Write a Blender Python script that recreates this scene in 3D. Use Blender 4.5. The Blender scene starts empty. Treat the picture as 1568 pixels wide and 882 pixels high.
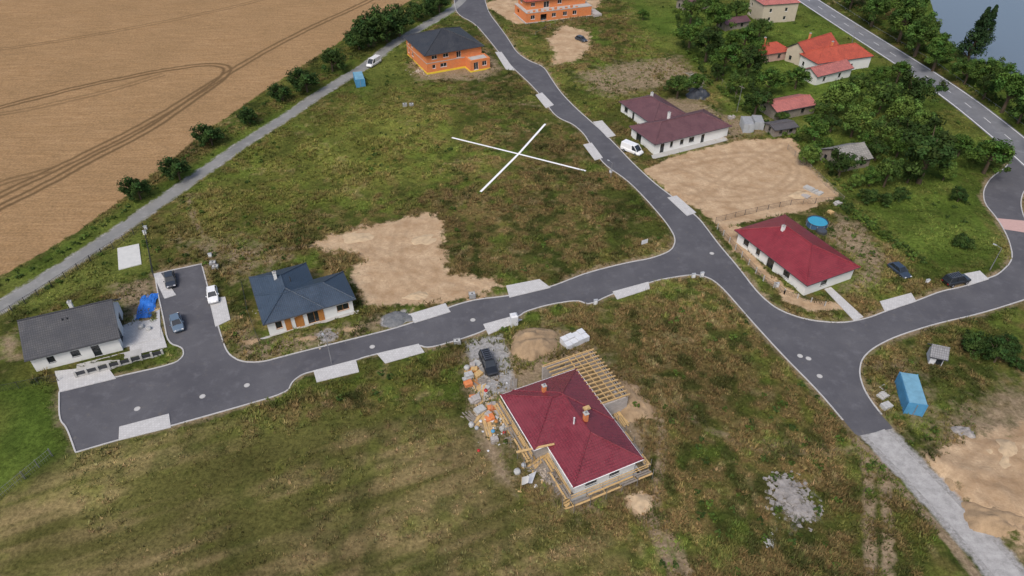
import bpy, math, random
import numpy as np
from mathutils import Vector, Matrix
from mathutils.geometry import tessellate_polygon
random.seed(7); rng=np.random.default_rng(11)
scene=bpy.context.scene
# ------------------------------------------------------------------ camera / survey frame
HC=75.0; PITCH=math.radians(38.8); F=1060.0
cp,sp=math.cos(PITCH),math.sin(PITCH)
def G(px,py,z=0.0):
    """plan position (metres) of a surveyed point at height z"""
    u=(px-784)/F; v=(py-441)/F
    dz=-sp-v*cp; t=(HC-z)/(-dz)
    return Vector((t*u,t*(cp-v*sp)))
def GP(l,z=0.0): return [G(a,b,z) for a,b in l]
cam_d=bpy.data.cameras.new("camera"); cam=bpy.data.objects.new("camera",cam_d)
scene.collection.objects.link(cam); scene.camera=cam
cam.location=(0,0,HC); cam.rotation_euler=(math.pi/2-PITCH,0,0)
cam_d.sensor_fit='HORIZONTAL'; cam_d.angle_x=2*math.atan(784/F); cam_d.clip_end=9000; cam_d.clip_start=0.5
# ------------------------------------------------------------------ light
scene.view_settings.view_transform='Standard'
try: scene.view_settings.look='None'
except: pass
scene.view_settings.exposure=0
w=bpy.data.worlds.new("World"); scene.world=w; w.use_nodes=True
nt=w.node_tree; nt.nodes.clear()
sky=nt.nodes.new('ShaderNodeTexSky'); sky.sky_type='NISHITA'; sky.sun_disc=False
SEL,SAZ=math.radians(52),math.radians(205)
sky.sun_elevation=SEL; sky.sun_rotation=SAZ; sky.dust_density=4.0; sky.air_density=1.0
bg=nt.nodes.new('ShaderNodeBackground'); bg.inputs[1].default_value=0.15
wo=nt.nodes.new('ShaderNodeOutputWorld'); nt.links.new(sky.outputs[0],bg.inputs[0]); nt.links.new(bg.outputs[0],wo.inputs[0])
sd=bpy.data.lights.new("sun",'SUN'); sd.energy=1.75; sd.angle=math.radians(17); sd.color=(1,.965,.91)
so=bpy.data.objects.new("sun",sd); scene.collection.objects.link(so)
S=Vector((math.sin(SAZ)*math.cos(SEL),math.cos(SAZ)*math.cos(SEL),math.sin(SEL)))
so.rotation_euler=S.to_track_quat('Z','Y').to_euler(); so.location=(0,0,150)
# ------------------------------------------------------------------ materials
MATS={}
class NB:
    def __init__(s,name):
        s.m=bpy.data.materials.new(name); s.m.use_nodes=True; s.t=s.m.node_tree; s.t.nodes.clear()
        s.o=s.n('ShaderNodeOutputMaterial'); s.p=s.n('ShaderNodeBsdfPrincipled'); s.l(s.p.outputs[0],s.o.inputs[0])
        s.p.inputs['Specular IOR Level'].default_value=0.3
    def n(s,t,**k):
        x=s.t.nodes.new(t)
        for a,b in k.items(): setattr(x,a,b)
        return x
    def l(s,a,b): s.t.links.new(a,b)
    def noise(s,scale,detail=4,vec=None,rough=.6):
        x=s.n('ShaderNodeTexNoise'); x.inputs['Scale'].default_value=scale; x.inputs['Detail'].default_value=detail; x.inputs['Roughness'].default_value=rough
        if vec is not None: s.l(vec,x.inputs['Vector'])
        return x.outputs['Fac']
    def mr(s,v,a,b,c=0,d=1):
        x=s.n('ShaderNodeMapRange'); x.clamp=True
        s.l(v,x.inputs[0])
        for i,q in enumerate((a,b,c,d)): x.inputs[i+1].default_value=q
        return x.outputs[0]
    def math(s,op,a,b):
        x=s.n('ShaderNodeMath',operation=op)
        for i,q in enumerate((a,b)):
            if isinstance(q,(int,float)): x.inputs[i].default_value=q
            else: s.l(q,x.inputs[i])
        return x.outputs[0]
    def mix(s,f,a,b,mode='MIX'):
        x=s.n('ShaderNodeMix',data_type='RGBA',blend_type=mode)
        if isinstance(f,(int,float)): x.inputs[0].default_value=f
        else: s.l(f,x.inputs[0])
        for i,q in ((6,a),(7,b)):
            if isinstance(q,tuple): x.inputs[i].default_value=(q[0],q[1],q[2],1)
            else: s.l(q,x.inputs[i])
        return x.outputs[2]
    def bump(s,h,st=.5,d=.05):
        x=s.n('ShaderNodeBump'); x.inputs['Strength'].default_value=st; x.inputs['Distance'].default_value=d
        s.l(h,x.inputs['Height']); s.l(x.outputs[0],s.p.inputs['Normal'])
    def geo(s): return s.n('ShaderNodeNewGeometry').outputs['Position']
    def uv(s): return s.n('ShaderNodeTexCoord').outputs['UV']
    def attr(s,nm,out='Fac'):
        x=s.n('ShaderNodeAttribute',attribute_name=nm); return x.outputs[out]
def M(name,col,rough=.7,var=.25,scale=1.5,bump=.2,metal=0,spec=.3):
    if name in MATS: return MATS[name]
    b=NB(name); p=b.geo()
    f=b.noise(scale,5,p); f2=b.noise(scale*9,3,p)
    lo=tuple(c*(1-var) for c in col); hi=tuple(min(1,c*(1+var)) for c in col)
    c=b.mix(b.mr(f,.3,.7),lo,hi); c=b.mix(.35,c,b.mix(b.mr(f2,.3,.7),lo,hi))
    b.l(c,b.p.inputs['Base Color']); b.p.inputs['Roughness'].default_value=rough; b.p.inputs['Metallic'].default_value=metal
    b.p.inputs['Specular IOR Level'].default_value=spec
    if bump: b.bump(f2,bump,.03)
    MATS[name]=b.m; return b.m
def ROOF(name,col,rough=.45,bw=.30,rh=.36,metal=0):
    if name in MATS: return MATS[name]
    b=NB(name); uv=b.uv()
    t=b.n('ShaderNodeTexBrick'); t.offset=0.0; t.squash=1
    b.l(uv,t.inputs['Vector']); t.inputs['Scale'].default_value=1; t.inputs['Brick Width'].default_value=bw; t.inputs['Row Height'].default_value=rh
    t.inputs['Mortar Size'].default_value=.04; t.inputs['Mortar Smooth'].default_value=.6
    t.inputs['Color1'].default_value=(*[c*.85 for c in col],1); t.inputs['Color2'].default_value=(*[c*1.2 for c in col],1)
    t.inputs['Mortar'].default_value=(*[c*.45 for c in col],1)
    n=b.noise(.5,5,b.geo()); c=b.mix(b.mr(n,.35,.7,0,.45),t.outputs['Color'],tuple(min(1,c*1.35+.015) for c in col))
    b.l(c,b.p.inputs['Base Color']); b.l(b.mr(n,.3,.7,rough*.8,rough*1.25),b.p.inputs['Roughness'])
    b.p.inputs['Specular IOR Level'].default_value=.6
    inv=b.math('SUBTRACT',1.0,t.outputs['Fac']); b.bump(inv,.6,.04)
    MATS[name]=b.m; return b.m
def BRICK(name,c1,c2,mort,bw=.5,rh=.25):
    if name in MATS: return MATS[name]
    b=NB(name); t=b.n('ShaderNodeTexBrick'); b.l(b.uv(),t.inputs['Vector']); t.inputs['Scale'].default_value=1
    t.inputs['Brick Width'].default_value=bw; t.inputs['Row Height'].default_value=rh; t.inputs['Mortar Size'].default_value=.018
    t.inputs['Color1'].default_value=(*c1,1); t.inputs['Color2'].default_value=(*c2,1); t.inputs['Mortar'].default_value=(*mort,1)
    n=b.noise(1.2,5,b.geo()); c=b.mix(b.mr(n,.35,.75,0,.45),t.outputs['Color'],mort)
    b.l(c,b.p.inputs['Base Color']); b.p.inputs['Roughness'].default_value=.85; MATS[name]=b.m; return b.m
render_white=M("white_render",(.72,.72,.70),.85,.06,.8,.1)
grey_block=BRICK("grey_blocks",(.40,.37,.34),(.5,.46,.43),(.3,.27,.26))
orange_block=BRICK("orange_clay_blocks",(.66,.18,.05),(.74,.24,.07),(.50,.24,.13))
glass=M("window_glass",(.02,.025,.03),.08,.3,.6,0,0,.8)
frame_dark=M("frame_anthracite",(.05,.052,.058),.5,.1,2,0)
frame_white=M("frame_white",(.75,.75,.75),.5,.05,2,0)
wood=M("raw_timber",(.52,.35,.16),.8,.25,3,.2)
wood_orange=M("larch_cladding",(.42,.18,.05),.7,.25,4,.2)
wood_grey=M("weathered_wood",(.24,.21,.18),.85,.3,3,.3)
concrete=M("concrete",(.42,.41,.39),.9,.15,.6,.2)
paver=BRICK("apron_pavers",(.50,.49,.48),(.57,.56,.55),(.38,.37,.36),.4,.4)
kerbm=M("kerb_concrete",(.46,.45,.44),.9,.15,1,.1)
steel=M("galvanised_steel",(.4,.4,.42),.45,.1,3,0,.7)
tyre=M("tyre_rubber",(.02,.02,.02),.8,.1,4,0)
hub=M("alloy",(.35,.35,.37),.35,.1,4,0,.8)
yellow=M("yellow_insulation",(.75,.55,.05),.7,.1,1,.1)
soffit=M("soffit",(.45,.44,.42),.8,.05,1,0)
plastic_white=M("white_plastic",(.62,.63,.65),.5,.12,2,.05)
bag=M("bulk_bag",(.42,.42,.41),.8,.25,3,.3)
bluep=M("blue_paint",(.08,.26,.45),.5,.2,1,.05)
# ------------------------------------------------------------------ mesh builder
class MB:
    def __init__(s): s.v=[]; s.f=[]; s.m=[]; s.mats=[]; s.smooth=[]
    def mi(s,m):
        if m not in s.mats: s.mats.append(m)
        return s.mats.index(m)
    def add(s,vs,fs,mat,smooth=False):
        o=len(s.v); s.v+= [tuple(q) for q in vs]; k=s.mi(mat)
        for f in fs: s.f.append([o+i for i in f]); s.m.append(k); s.smooth.append(smooth)
    def box(s,x0,y0,z0,x1,y1,z1,mat):
        v=[(x0,y0,z0),(x1,y0,z0),(x1,y1,z0),(x0,y1,z0),(x0,y0,z1),(x1,y0,z1),(x1,y1,z1),(x0,y1,z1)]
        s.add(v,[(0,3,2,1),(4,5,6,7),(0,1,5,4),(1,2,6,5),(2,3,7,6),(3,0,4,7)],mat)
    def obox(s,o,dx,dy,dz,mat):
        o=Vector(o);dx=Vector(dx);dy=Vector(dy);dz=Vector(dz)
        v=[o,o+dx,o+dx+dy,o+dy,o+dz,o+dx+dz,o+dx+dy+dz,o+dy+dz]
        s.add(v,[(0,3,2,1),(4,5,6,7),(0,1,5,4),(1,2,6,5),(2,3,7,6),(3,0,4,7)],mat)
    def beam(s,p,q,wd,h,mat):
        p=Vector(p);q=Vector(q); d=(q-p).normalized()
        up=Vector((0,0,1)) if abs(d.z)<.95 else Vector((1,0,0))
        r=d.cross(up).normalized(); u=r.cross(d)
        s.obox(p-r*wd/2-u*h/2,q-p,r*wd,u*h,mat)
    def cyl(s,p,q,r0,r1,mat,n=12,cap=True,smooth=True):
        p=Vector(p);q=Vector(q);d=(q-p).normalized()
        up=Vector((0,0,1)) if abs(d.z)<.95 else Vector((1,0,0))
        a=d.cross(up).normalized(); b=a.cross(d)
        vs=[p+(a*math.cos(2*math.pi*i/n)+b*math.sin(2*math.pi*i/n))*r0 for i in range(n)]+[q+(a*math.cos(2*math.pi*i/n)+b*math.sin(2*math.pi*i/n))*r1 for i in range(n)]
        s.add(vs,[(i,(i+1)%n,n+(i+1)%n,n+i) for i in range(n)],mat,smooth)
        if cap: s.add(vs,[list(range(n))[::-1],list(range(n,2*n))],mat)
    def loft(s,secs,mat,smooth=False):
        n=len(secs[0]); vs=[p for q in secs for p in q]; fs=[]
        for k in range(len(secs)-1):
            for i in range(n): fs.append((k*n+i,k*n+(i+1)%n,(k+1)*n+(i+1)%n,(k+1)*n+i))
        s.add(vs,fs,mat,smooth); s.add(secs[0],[list(range(n))[::-1]],mat); s.add(secs[-1],[list(range(n))],mat)
    def build(s,name,parent=None,mw=None,uv=True):
        me=bpy.data.meshes.new(name); me.from_pydata(s.v,[],s.f)
        for m in s.mats: me.materials.append(m)
        me.polygons.foreach_set('material_index',s.m); me.polygons.foreach_set('use_smooth',s.smooth)
        me.update()
        if uv:
            uvl=me.uv_layers.new(name='UVMap'); Z=Vector((0,0,1))
            for p in me.polygons:
                n=p.normal; u=Z.cross(n)
                if u.length<.05: u=Vector((1,0,0))
                u.normalize(); vv=n.cross(u)
                for li in p.loop_indices:
                    co=me.vertices[me.loops[li].vertex_index].co
                    uvl.data[li].uv=(co.dot(u),co.dot(vv))
        o=bpy.data.objects.new(name,me); scene.collection.objects.link(o)
        if parent: o.parent=parent
        elif mw is not None: o.matrix_world=mw
        return o
def empty(name,mw):
    e=bpy.data.objects.new(name,None); scene.collection.objects.link(e); e.empty_display_size=.5; e.matrix_world=mw; return e
def frame_at(A,ang,z=0): return Matrix.Translation((A.x,A.y,z))@Matrix.Rotation(ang,4,'Z')
def pxdir(px,py,dx,dy):
    a=G(px-dx/2,py-dy/2);b=G(px+dx/2,py+dy/2); d=b-a; return math.atan2(d.y,d.x)
# ------------------------------------------------------------------ outlines
NET=[(92,600),(92,600),(92,600),(92,642),(104,655),(117,692),(117,692),(117,692),(182,673),(261,652),(350,627),(440,601),(446,585),(462,573),(480,568),(546,551),(556,547),(580,541),(640,527),(655,533),(700,521),(740,507),(748,500),(795,484),(803,477),(840,466),(885,459),(902,467),(938,449),(993,433),(1010,428),(1045,422),(1070,420),(1092,428),(1112,446),(1150,490),(1200,545),(1255,600),(1312,668),
(1312,668),(1368,656),(1368,656),(1340,625),(1322,598),(1314,572),(1318,550),(1335,533),(1370,515),(1430,496),(1500,480),(1568,459),(1700,412),(1700,375),(1640,392),(1600,365),(1568,338),(1561,312),(1566,292),(1585,278),(1600,272),(1572,238),(1548,222),(1549,243),(1540,258),(1518,272),(1506,292),(1508,312),(1528,335),(1545,365),(1553,398),(1530,421),(1513,427),(1475,440),(1440,447),(1403,462),(1355,478),(1330,488),(1290,496),(1235,491),(1190,475),(1160,450),(1130,410),(1100,375),(1085,355),(1070,335),(1040,310),(1000,280),(965,247),(945,225),(920,200),(905,187),(880,165),(858,142),(843,120),(832,102),(808,93),(790,80),(778,60),(765,42),(748,20),(742,0),(735,-30),(700,-30),(695,0),(700,22),(728,36),(750,62),(768,85),(790,108),(812,128),(832,150),(846,172),(858,182),(878,190),(895,205),(905,222),(925,252),(960,275),(990,305),(1022,342),(1036,366),(1030,384),(1000,396),(960,403),(900,418),(862,433),(843,440),(780,454),(730,459),(690,470),(635,494),(600,505),(560,515),(500,530),(440,545),(400,556),(368,555),(347,542),(336,510),(322,458),(308,405),(308,405),(308,405),(238,420),(238,420),(238,420),(243,450),(252,490),(258,525),(281,532),(283,545),(268,558),(178,578)]
APR=[[(183,654),(259,634),(262,655),(182,675)],[(480,568),(545,551),(550,570),(485,586)],[(577,542),(641,527),(650,540),(590,557)],[(740,497),(780,486),(800,490),(748,513)],[(938,447),(993,432),(995,443),(945,459)],
[(775,438),(826,428),(843,441),(780,456)],[(625,482),(682,465),(690,478),(635,495)],[(320,458),(345,455),(353,490),(330,501)],[(84,569),(163,560),(178,580),(92,601)],[(1347,462),(1395,449),(1403,462),(1355,478)],[(1475,420),(1500,415),(1514,428),(1482,438)],
[(820,146),(830,142),(848,161),(836,166)],[(893,222),(906,219),(923,242),(911,246)],[(1022,303),(1036,300),(1066,326),(1052,331)],[(908,187),(922,185),(943,208),(930,211)],[(768,80),(758,80),(775,107),(788,108)],[(234,420),(246,418),(270,452),(252,458)],[(1262,443),(1272,440),(1322,486),(1308,492)]]
SLABS=[[(178,380),(214,372),(219,406),(181,416)],[(196,502),(245,496),(256,532),(200,545)]]
HWY=[(1090,-105),(1160,-52),(1237,0),(1315,50),(1410,110),(1475,155),(1534,202),(1600,258),(1750,400)]
TRACK=[(722,-25),(705,8),(640,45),(600,68),(565,98),(520,125),(480,150),(430,185),(380,215),(330,250),(280,285),(230,320),(180,355),(120,395),(60,432),(0,470),(-140,560)]
GRAVEL=[(1340,662),(1390,712),(1440,766),(1490,818),(1545,882),(1610,960)]
def chaikin(P,it=2,closed=True):
    for _ in range(it):
        Q=[]; n=len(P)
        rngi=range(n) if closed else range(n-1)
        if not closed: Q.append(P[0])
        for i in rngi:
            a=P[i];b=P[(i+1)%n]
            if (a-b).length<1e-5: Q.append(a.copy()); continue
            Q.append(a*.78+b*.22); Q.append(a*.22+b*.78)
        if not closed: Q.append(P[-1])
        P=Q
    return P
def dedup(P):
    Q=[P[0]]
    for p in P[1:]:
        if (p-Q[-1]).length>.02: Q.append(p)
    return Q
NETW=dedup(chaikin(GP(NET),2)); HWYW=chaikin(GP(HWY),3,False); TRW=chaikin(GP(TRACK),3,False); GRW=chaikin(GP(GRAVEL),2,False)
HOUSEFP=[[(50,572),(190,538),(172,470),(30,505)],[(403,515),(545,478),(528,430),(478,410),(378,430)],[(875,775),(990,728),(962,607),(905,540),(785,580),(770,640)],[(1003,242),(1112,218),(1060,150),(1028,145),(968,165)],[(1237,455),(1313,425),(1213,340),(1148,365)],[(653,122),(748,112),(712,80),(640,90)],[(800,38),(915,22),(905,0),(785,0)],[(1262,345),(1250,325),(1230,330),(1240,350)]]
# ------------------------------------------------------------------ ground grid
STEP=.42
def axis(a,b):
    core=np.arange(a,b,STEP); lo=[];hi=[];st=1.
    x=core[-1]
    while x<3500: x+=st; st*=1.35; hi.append(x)
    x=core[0]; st=1.
    while x>-3500: x-=st; st*=1.35; lo.append(x)
    return np.array(lo[::-1]+list(core)+hi)
XS=axis(-205,205); YS=axis(28,272); X,Y=np.meshgrid(XS,YS); NY,NX=X.shape
_lat={}
def vn(x,y,sc,seed,ang=0,st=1):
    if ang:
        c,s=math.cos(ang),math.sin(ang); x,y=(c*x+s*y)/st,(-s*x+c*y)
    if seed not in _lat: _lat[seed]=np.random.default_rng(seed).random((256,256))
    L=_lat[seed]; a=x/sc+1000.3; b=y/sc+1000.7
    i=np.floor(a).astype(int); j=np.floor(b).astype(int); fx=a-i; fy=b-j
    fx=fx*fx*(3-2*fx); fy=fy*fy*(3-2*fy)
    g=lambda p,q:L[p%256,q%256]
    return (g(i,j)*(1-fx)+g(i+1,j)*fx)*(1-fy)+(g(i,j+1)*(1-fx)+g(i+1,j+1)*fx)*fy
def sm(x,a,b):
    t=np.clip((x-a)/(b-a),0,1); return t*t*(3-2*t)
def pldist(P,pad,closed=False):
    D=np.full((NY,NX),float(pad)); n=len(P)
    for k in range(n if closed else n-1):
        a=P[k];b=P[(k+1)%n]
        i0=np.searchsorted(XS,min(a.x,b.x)-pad);i1=np.searchsorted(XS,max(a.x,b.x)+pad)
        j0=np.searchsorted(YS,min(a.y,b.y)-pad);j1=np.searchsorted(YS,max(a.y,b.y)+pad)
        if i1<=i0 or j1<=j0: continue
        x=X[j0:j1,i0:i1];y=Y[j0:j1,i0:i1]; dx,dy=b.x-a.x,b.y-a.y; L2=dx*dx+dy*dy+1e-9
        t=np.clip(((x-a.x)*dx+(y-a.y)*dy)/L2,0,1); d=np.hypot(x-a.x-t*dx,y-a.y-t*dy)
        D[j0:j1,i0:i1]=np.minimum(D[j0:j1,i0:i1],d)
    return D
def inside(P):
    I=np.zeros((NY,NX),bool); n=len(P)
    i0=np.searchsorted(XS,min(p.x for p in P));i1=np.searchsorted(XS,max(p.x for p in P))
    j0=np.searchsorted(YS,min(p.y for p in P));j1=np.searchsorted(YS,max(p.y for p in P))
    if i1<=i0 or j1<=j0: return I
    x=X[j0:j1,i0:i1];y=Y[j0:j1,i0:i1]; r=np.zeros(x.shape,bool)
    for k in range(n):
        a=P[k];b=P[(k+1)%n]
        if a.y==b.y: continue
        c=((a.y>y)!=(b.y>y))&(x<(b.x-a.x)*(y-a.y)/(b.y-a.y)+a.x); r^=c
    I[j0:j1,i0:i1]=r; return I
def zone(px,soft,world=False):
    P=px if world else GP(px)
    d=pldist(P,soft*1.01,True); s=np.where(inside(P),d,-d); return np.clip(.5+s/(2*soft),0,1)
def line(px,wd,soft,amp=1.0,world=False):
    P=px if world else chaikin(GP(px),2,False)
    d=pldist(P,wd/2+soft); return amp*np.clip((wd/2+soft-d)/(soft),0,1)
mx=np.maximum
wheat=zone([(-900,780),(-300,560),(0,425),(60,392),(120,355),(190,305),(245,262),(300,215),(360,172),(420,130),(470,98),(540,52),(600,18),(640,-5),(700,-60),(300,-330),(-3000,-330)],.9)
sand=mx.reduce([zone(p,s) for p,s in [
 ([(480,375),(505,362),(590,342),(655,327),(680,340),(678,385),(690,420),(755,428),(765,438),(735,456),(640,468),(560,472),(548,440),(535,412),(560,400),(545,388),(500,385)],2.6),
 ([(985,262),(1030,240),(1130,215),(1215,213),(1240,255),(1285,300),(1240,322),(1100,350),(1075,325),(1030,300)],1.6),
 ([(1415,712),(1450,684),(1500,668),(1568,655),(1700,650),(1750,850),(1560,835),(1510,805),(1460,765)],3.2),
 ([(838,62),(862,38),(900,50),(905,75),(880,95),(845,102),(850,85)],3.0),([(915,12),(790,38),(740,8),(760,0),(920,0)],2.),
 ([(958,762),(980,753),(1001,762),(998,785),(975,792),(958,780)],.9),
 ([(1190,440),(1240,462),(1300,465),(1300,475),(1235,478),(1195,460)],1.2),
 ([(1100,345),(1140,350),(1148,385),(1190,430),(1235,462),(1210,462),(1160,420),(1110,370)],1.6)]])
dirt=mx.reduce([zone(p,s) for p,s in [
 ([(770,515),(860,500),(900,520),(975,590),(1000,650),(1000,750),(900,795),(840,780),(780,700),(745,640),(712,600),(705,540)],3.0),
 ([(355,480),(400,520),(560,490),(620,470),(640,490),(500,530),(400,555),(360,550)],1.8),
 ([(165,440),(235,425),(250,520),(200,535),(190,480)],1.6),([(0,520),(25,505),(38,560),(0,550)],1.4),
 ([(960,150),(1000,240),(1130,215),(1180,205),(1180,180),(1120,180),(1060,150)],2.5),
 ([(740,75),(775,105),(735,125),(640,125),(620,100),(640,80)],2.2),
 ([(880,112),(960,95),(1040,85),(1075,115),(1000,140),(940,152),(900,140)],4),
 ([(1430,640),(1568,580),(1700,600),(1700,700),(1400,720)],4),([(1345,560),(1400,560),(1440,640),(1380,650)],4),([(1440,780),(1500,800),(1568,840),(1640,960),(1560,880)],3),
 ([(270,370),(380,365),(440,395),(370,430),(320,400)],5)]])*.72
dirt=mx(dirt,.95*zone([(715,598),(750,590),(770,700),(790,755),(765,740),(728,660)],1.6))
dirt=mx(dirt,.85*zone([(1280,330),(1310,340),(1360,400),(1345,440),(1290,450),(1318,410),(1262,360)],2.2))
gravel=mx.reduce([zone([(712,524),(770,512),(790,590),(752,612),(735,600)],1.0),.62*zone([(1180,735),(1215,718),(1235,745),(1262,780),(1215,815),(1178,800),(1190,770)],2.6),.6*zone([(1165,822),(1190,818),(1190,850),(1172,848)],1.4),
  zone([(585,485),(620,474),(632,490),(600,503),(583,500)],.6),.75*zone([(480,512),(510,503),(525,520),(490,530)],1.2),line(GRW,3.6,1.6,1,True),.55*line(TRW,3.4,1.2,1,True),.5*zone([(1040,108),(1085,115),(1085,160),(1050,150)],2)])
trk=mx.reduce([line(p,.7,.9,a) for p,a in [([(1325,690),(1330,740),(1330,800),(1335,900)],.85),([(1348,690),(1355,750),(1360,820),(1358,900)],.85),([(1310,675),(1330,690),(1348,720),(1400,770),(1480,860),(1500,900)],.9),([(985,790),(1010,830),(1040,900)],.8),([(1005,788),(1030,825),(1062,900)],.8),([(960,590),(1010,640),(1015,700),(1000,780)],.7),([(1000,600),(1150,700),(1320,690)],.45),([(1170,680),(1300,690)],.5),([(290,300),(300,350),(350,400),(440,392)],.5),([(560,345),(480,380),(400,385),(320,375)],.5),([(850,165),(780,160)],.35)]])
dirt=mx(dirt,trk)
verge=line(NETW+[NETW[0]],.9,1.3,1,True); dirt=mx(dirt,verge*(.30+.45*vn(X,Y,11,71)))
tram=np.zeros((NY,NX))
for p,a in [([(-200,425),(0,318),(60,290),(140,245),(230,200),(300,150),(345,118),(350,104),(330,99),(290,102),(230,112),(130,132),(0,165),(-200,215)],1),([(-200,400),(0,300),(130,238),(235,185),(330,125),(400,82),(470,45),(560,5),(620,-30)],.9),([(-200,90),(0,78),(170,50),(330,18),(420,-5)],.55),([(-200,200),(0,178),(150,145),(250,115)],.55),([(-100,330),(0,280),(90,258)],.7),
 ([(1010,262),(1100,240),(1190,235),(1225,265),(1180,300),(1100,310),(1040,285)],.5),([(1030,250),(1120,290),(1240,300)],.5),([(1050,320),(1130,260),(1200,222)],.45),([(620,340),(600,400),(640,450)],.4),([(560,380),(650,420),(740,440)],.4),([(1440,700),(1500,740),(1568,760)],.5),([(1450,760),(1500,700),(1568,680)],.5)]:
    P=chaikin(GP(p),3,False)
    for off in (-.95,.95):
        Q=[]
        for i in range(len(P)):
            d=(P[min(i+1,len(P)-1)]-P[max(i-1,0)]).normalized(); Q.append(P[i]+Vector((-d.y,d.x))*off)
        tram=mx(tram,line(Q,.40,.55,a,True))
green=mx.reduce([zone(p,s) for p,s in [([(0,490),(225,345),(240,420),(160,440),(15,485)],1.5),([(-200,600),(88,588),(95,650),(100,690),(0,755),(-200,880)],1.5),
 ([(1290,315),(1380,290),(1500,290),(1540,400),(1500,412),(1450,425),(1400,400),(1340,345)],3),
 ([(940,-40),(1220,-60),(1240,10),(1320,62),(1568,262),(1500,275),(1500,300),(1290,312),(1220,215),(1130,180),(1050,90),(990,60)],5),
 ([(1300,-80),(1568,200),(1900,300),(1900,-200)],5),([(0,430),(220,300),(520,115),(700,0),(720,10),(560,95),(200,335),(0,468)],1.2),([(600,75),(640,120),(560,150),(540,130)],3),([(1330,20),(1568,200),(1568,150),(1400,70)],2)]])
mown=zone([(-300,900),(0,775),(120,708),(270,665),(420,650),(560,640),(700,650),(760,700),(790,770),(850,810),(930,830),(1000,1000),(-300,1300)],5)
lush=zone([(225,335),(330,260),(500,150),(620,130),(700,190),(620,260),(560,300),(480,330),(330,370),(240,360)],14)
lush=mx(lush,.8*zone([(780,60),(850,60),(860,90),(800,95)],3))
brown_z=mx.reduce([zone([(640,180),(860,180),(950,270),(1020,360),(850,410),(720,400),(690,330)],14),zone([(880,480),(1060,430),(1250,620),(1320,700),(1340,900),(1040,900),(1020,700)],12),zone([(500,590),(720,540),(740,650),(420,650),(300,650)],6)])
lake=zone([(1412,-140),(1424,0),(1440,50),(1484,90),(1540,112),(1600,140),(1800,230),(3200,230),(3200,-140)],1.5)
CROSS=[[(692,211),(794,236),(897,262)],[(835,190),(794,236),(736,294)]]
dn=np.where(inside(NETW),0,pldist(NETW,3,True)); dh=pldist(HWYW,8)-4.6; dt=pldist(TRW,5)-2.0; dg=pldist(GRW,5)-2.4
hard=np.minimum.reduce([dn,dh,dt,dg])
for a in APR+SLABS: hard=np.minimum(hard,np.where(inside(GP(a)),0,pldist(GP(a),3,True)))
for c in CROSS: hard=np.minimum(hard,pldist(GP(c),3)-.55)
hfp=np.full((NY,NX),3.)
for a in HOUSEFP: hfp=np.minimum(hfp,np.where(inside(GP(a)),0,pldist(GP(a),3,True)))
rough=sm(hard,.25,1.3)*sm(hfp,.1,1.2)
n12=vn(X,Y,14,1);n4=vn(X,Y,4.2,2);n1=vn(X,Y,1.5,3);n05=vn(X,Y,.75,4);n30=vn(X,Y,33,5);na=vn(X,Y,2.1,6,.4,2.5)
veg=(1-.85*wheat)*(1-.8*sand)*(1-.85*gravel)*(1-.55*mown)*(1-.3*green)*(1-.5*dirt)
Z=rough*veg*(.28*n4+.22*n1+.16*n05)+rough*wheat*(.10*n4+.10*n1)+rough*sand*(.10*na+.07*n1+.05*n05)*sm(sand,.2,.9)
lot=zone([(1415,712),(1450,684),(1500,668),(1568,655),(1700,650),(1750,850),(1560,835),(1510,805),(1460,765)],4)
Z=Z+rough*lot*(1.0*vn(X,Y,9,51)+.45*n4+.25*n1)
Z=Z-1.2*sm(lake,.3,.9)*1.0
def C(*c): return np.array(c)[None,None,:]
def lerp(a,b,t): return a+(b-a)*t[...,None]
col=lerp(C(.060,.073,.018),C(.105,.116,.028),sm(.5*n12+.5*n4,.35,.65))
col=lerp(col,C(.142,.106,.046),sm(.4*n30+.35*n4+.45*n1+.16*brown_z,.53,.84)*.9)
col=lerp(col,C(.035,.048,.012),sm(.45*vn(X,Y,3,8)+.5*vn(X,Y,1.2,9),.52,.68)*.8)
col=lerp(col,C(.100,.150,.026),sm(.5*vn(X,Y,7,12)+.4*vn(X,Y,1.6,13),.52,.72)*.55)
col=lerp(col,C(.21,.17,.085),sm(vn(X,Y,1.1,14)*.6+.4*vn(X,Y,6,15),.71,.85)*.65)
col=lerp(col,C(.155,.165,.038),lush*.65*(.35+.65*n4))
ms=vn(X,Y,.9,21,.42,9); ms2=vn(X,Y,2.8,22,.42,6); ms3=vn(X,Y,10,23,.42,3)
mcol=lerp(C(.092,.090,.029),C(.205,.160,.080),sm(.3*ms+.3*ms2+.3*ms3+.15*n4,.36,.68)); mcol=lerp(mcol,C(.055,.066,.018),sm(vn(X,Y,2.,24)*.5+.5*n12,.58,.8)*.6)
mcol=lerp(mcol,C(.13,.14,.036),sm(vn(X,Y,1.3,25)*.5+.5*n4,.6,.8)*.5)
col=lerp(col,mcol,sm(mown,.1,.9))
gcol=lerp(C(.064,.105,.018),C(.106,.152,.030),n4); gcol=lerp(gcol,C(.14,.14,.04),sm(n12,.5,.8)*.5); gcol=lerp(gcol,C(.04,.07,.012),sm(n1,.6,.85)*.5)
col=lerp(col,gcol,green*.9)
col=col*.98*(.72+.5*vn(X,Y,5.5,61))[...,None]*(.8+.4*vn(X,Y,22,62))[...,None]
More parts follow.
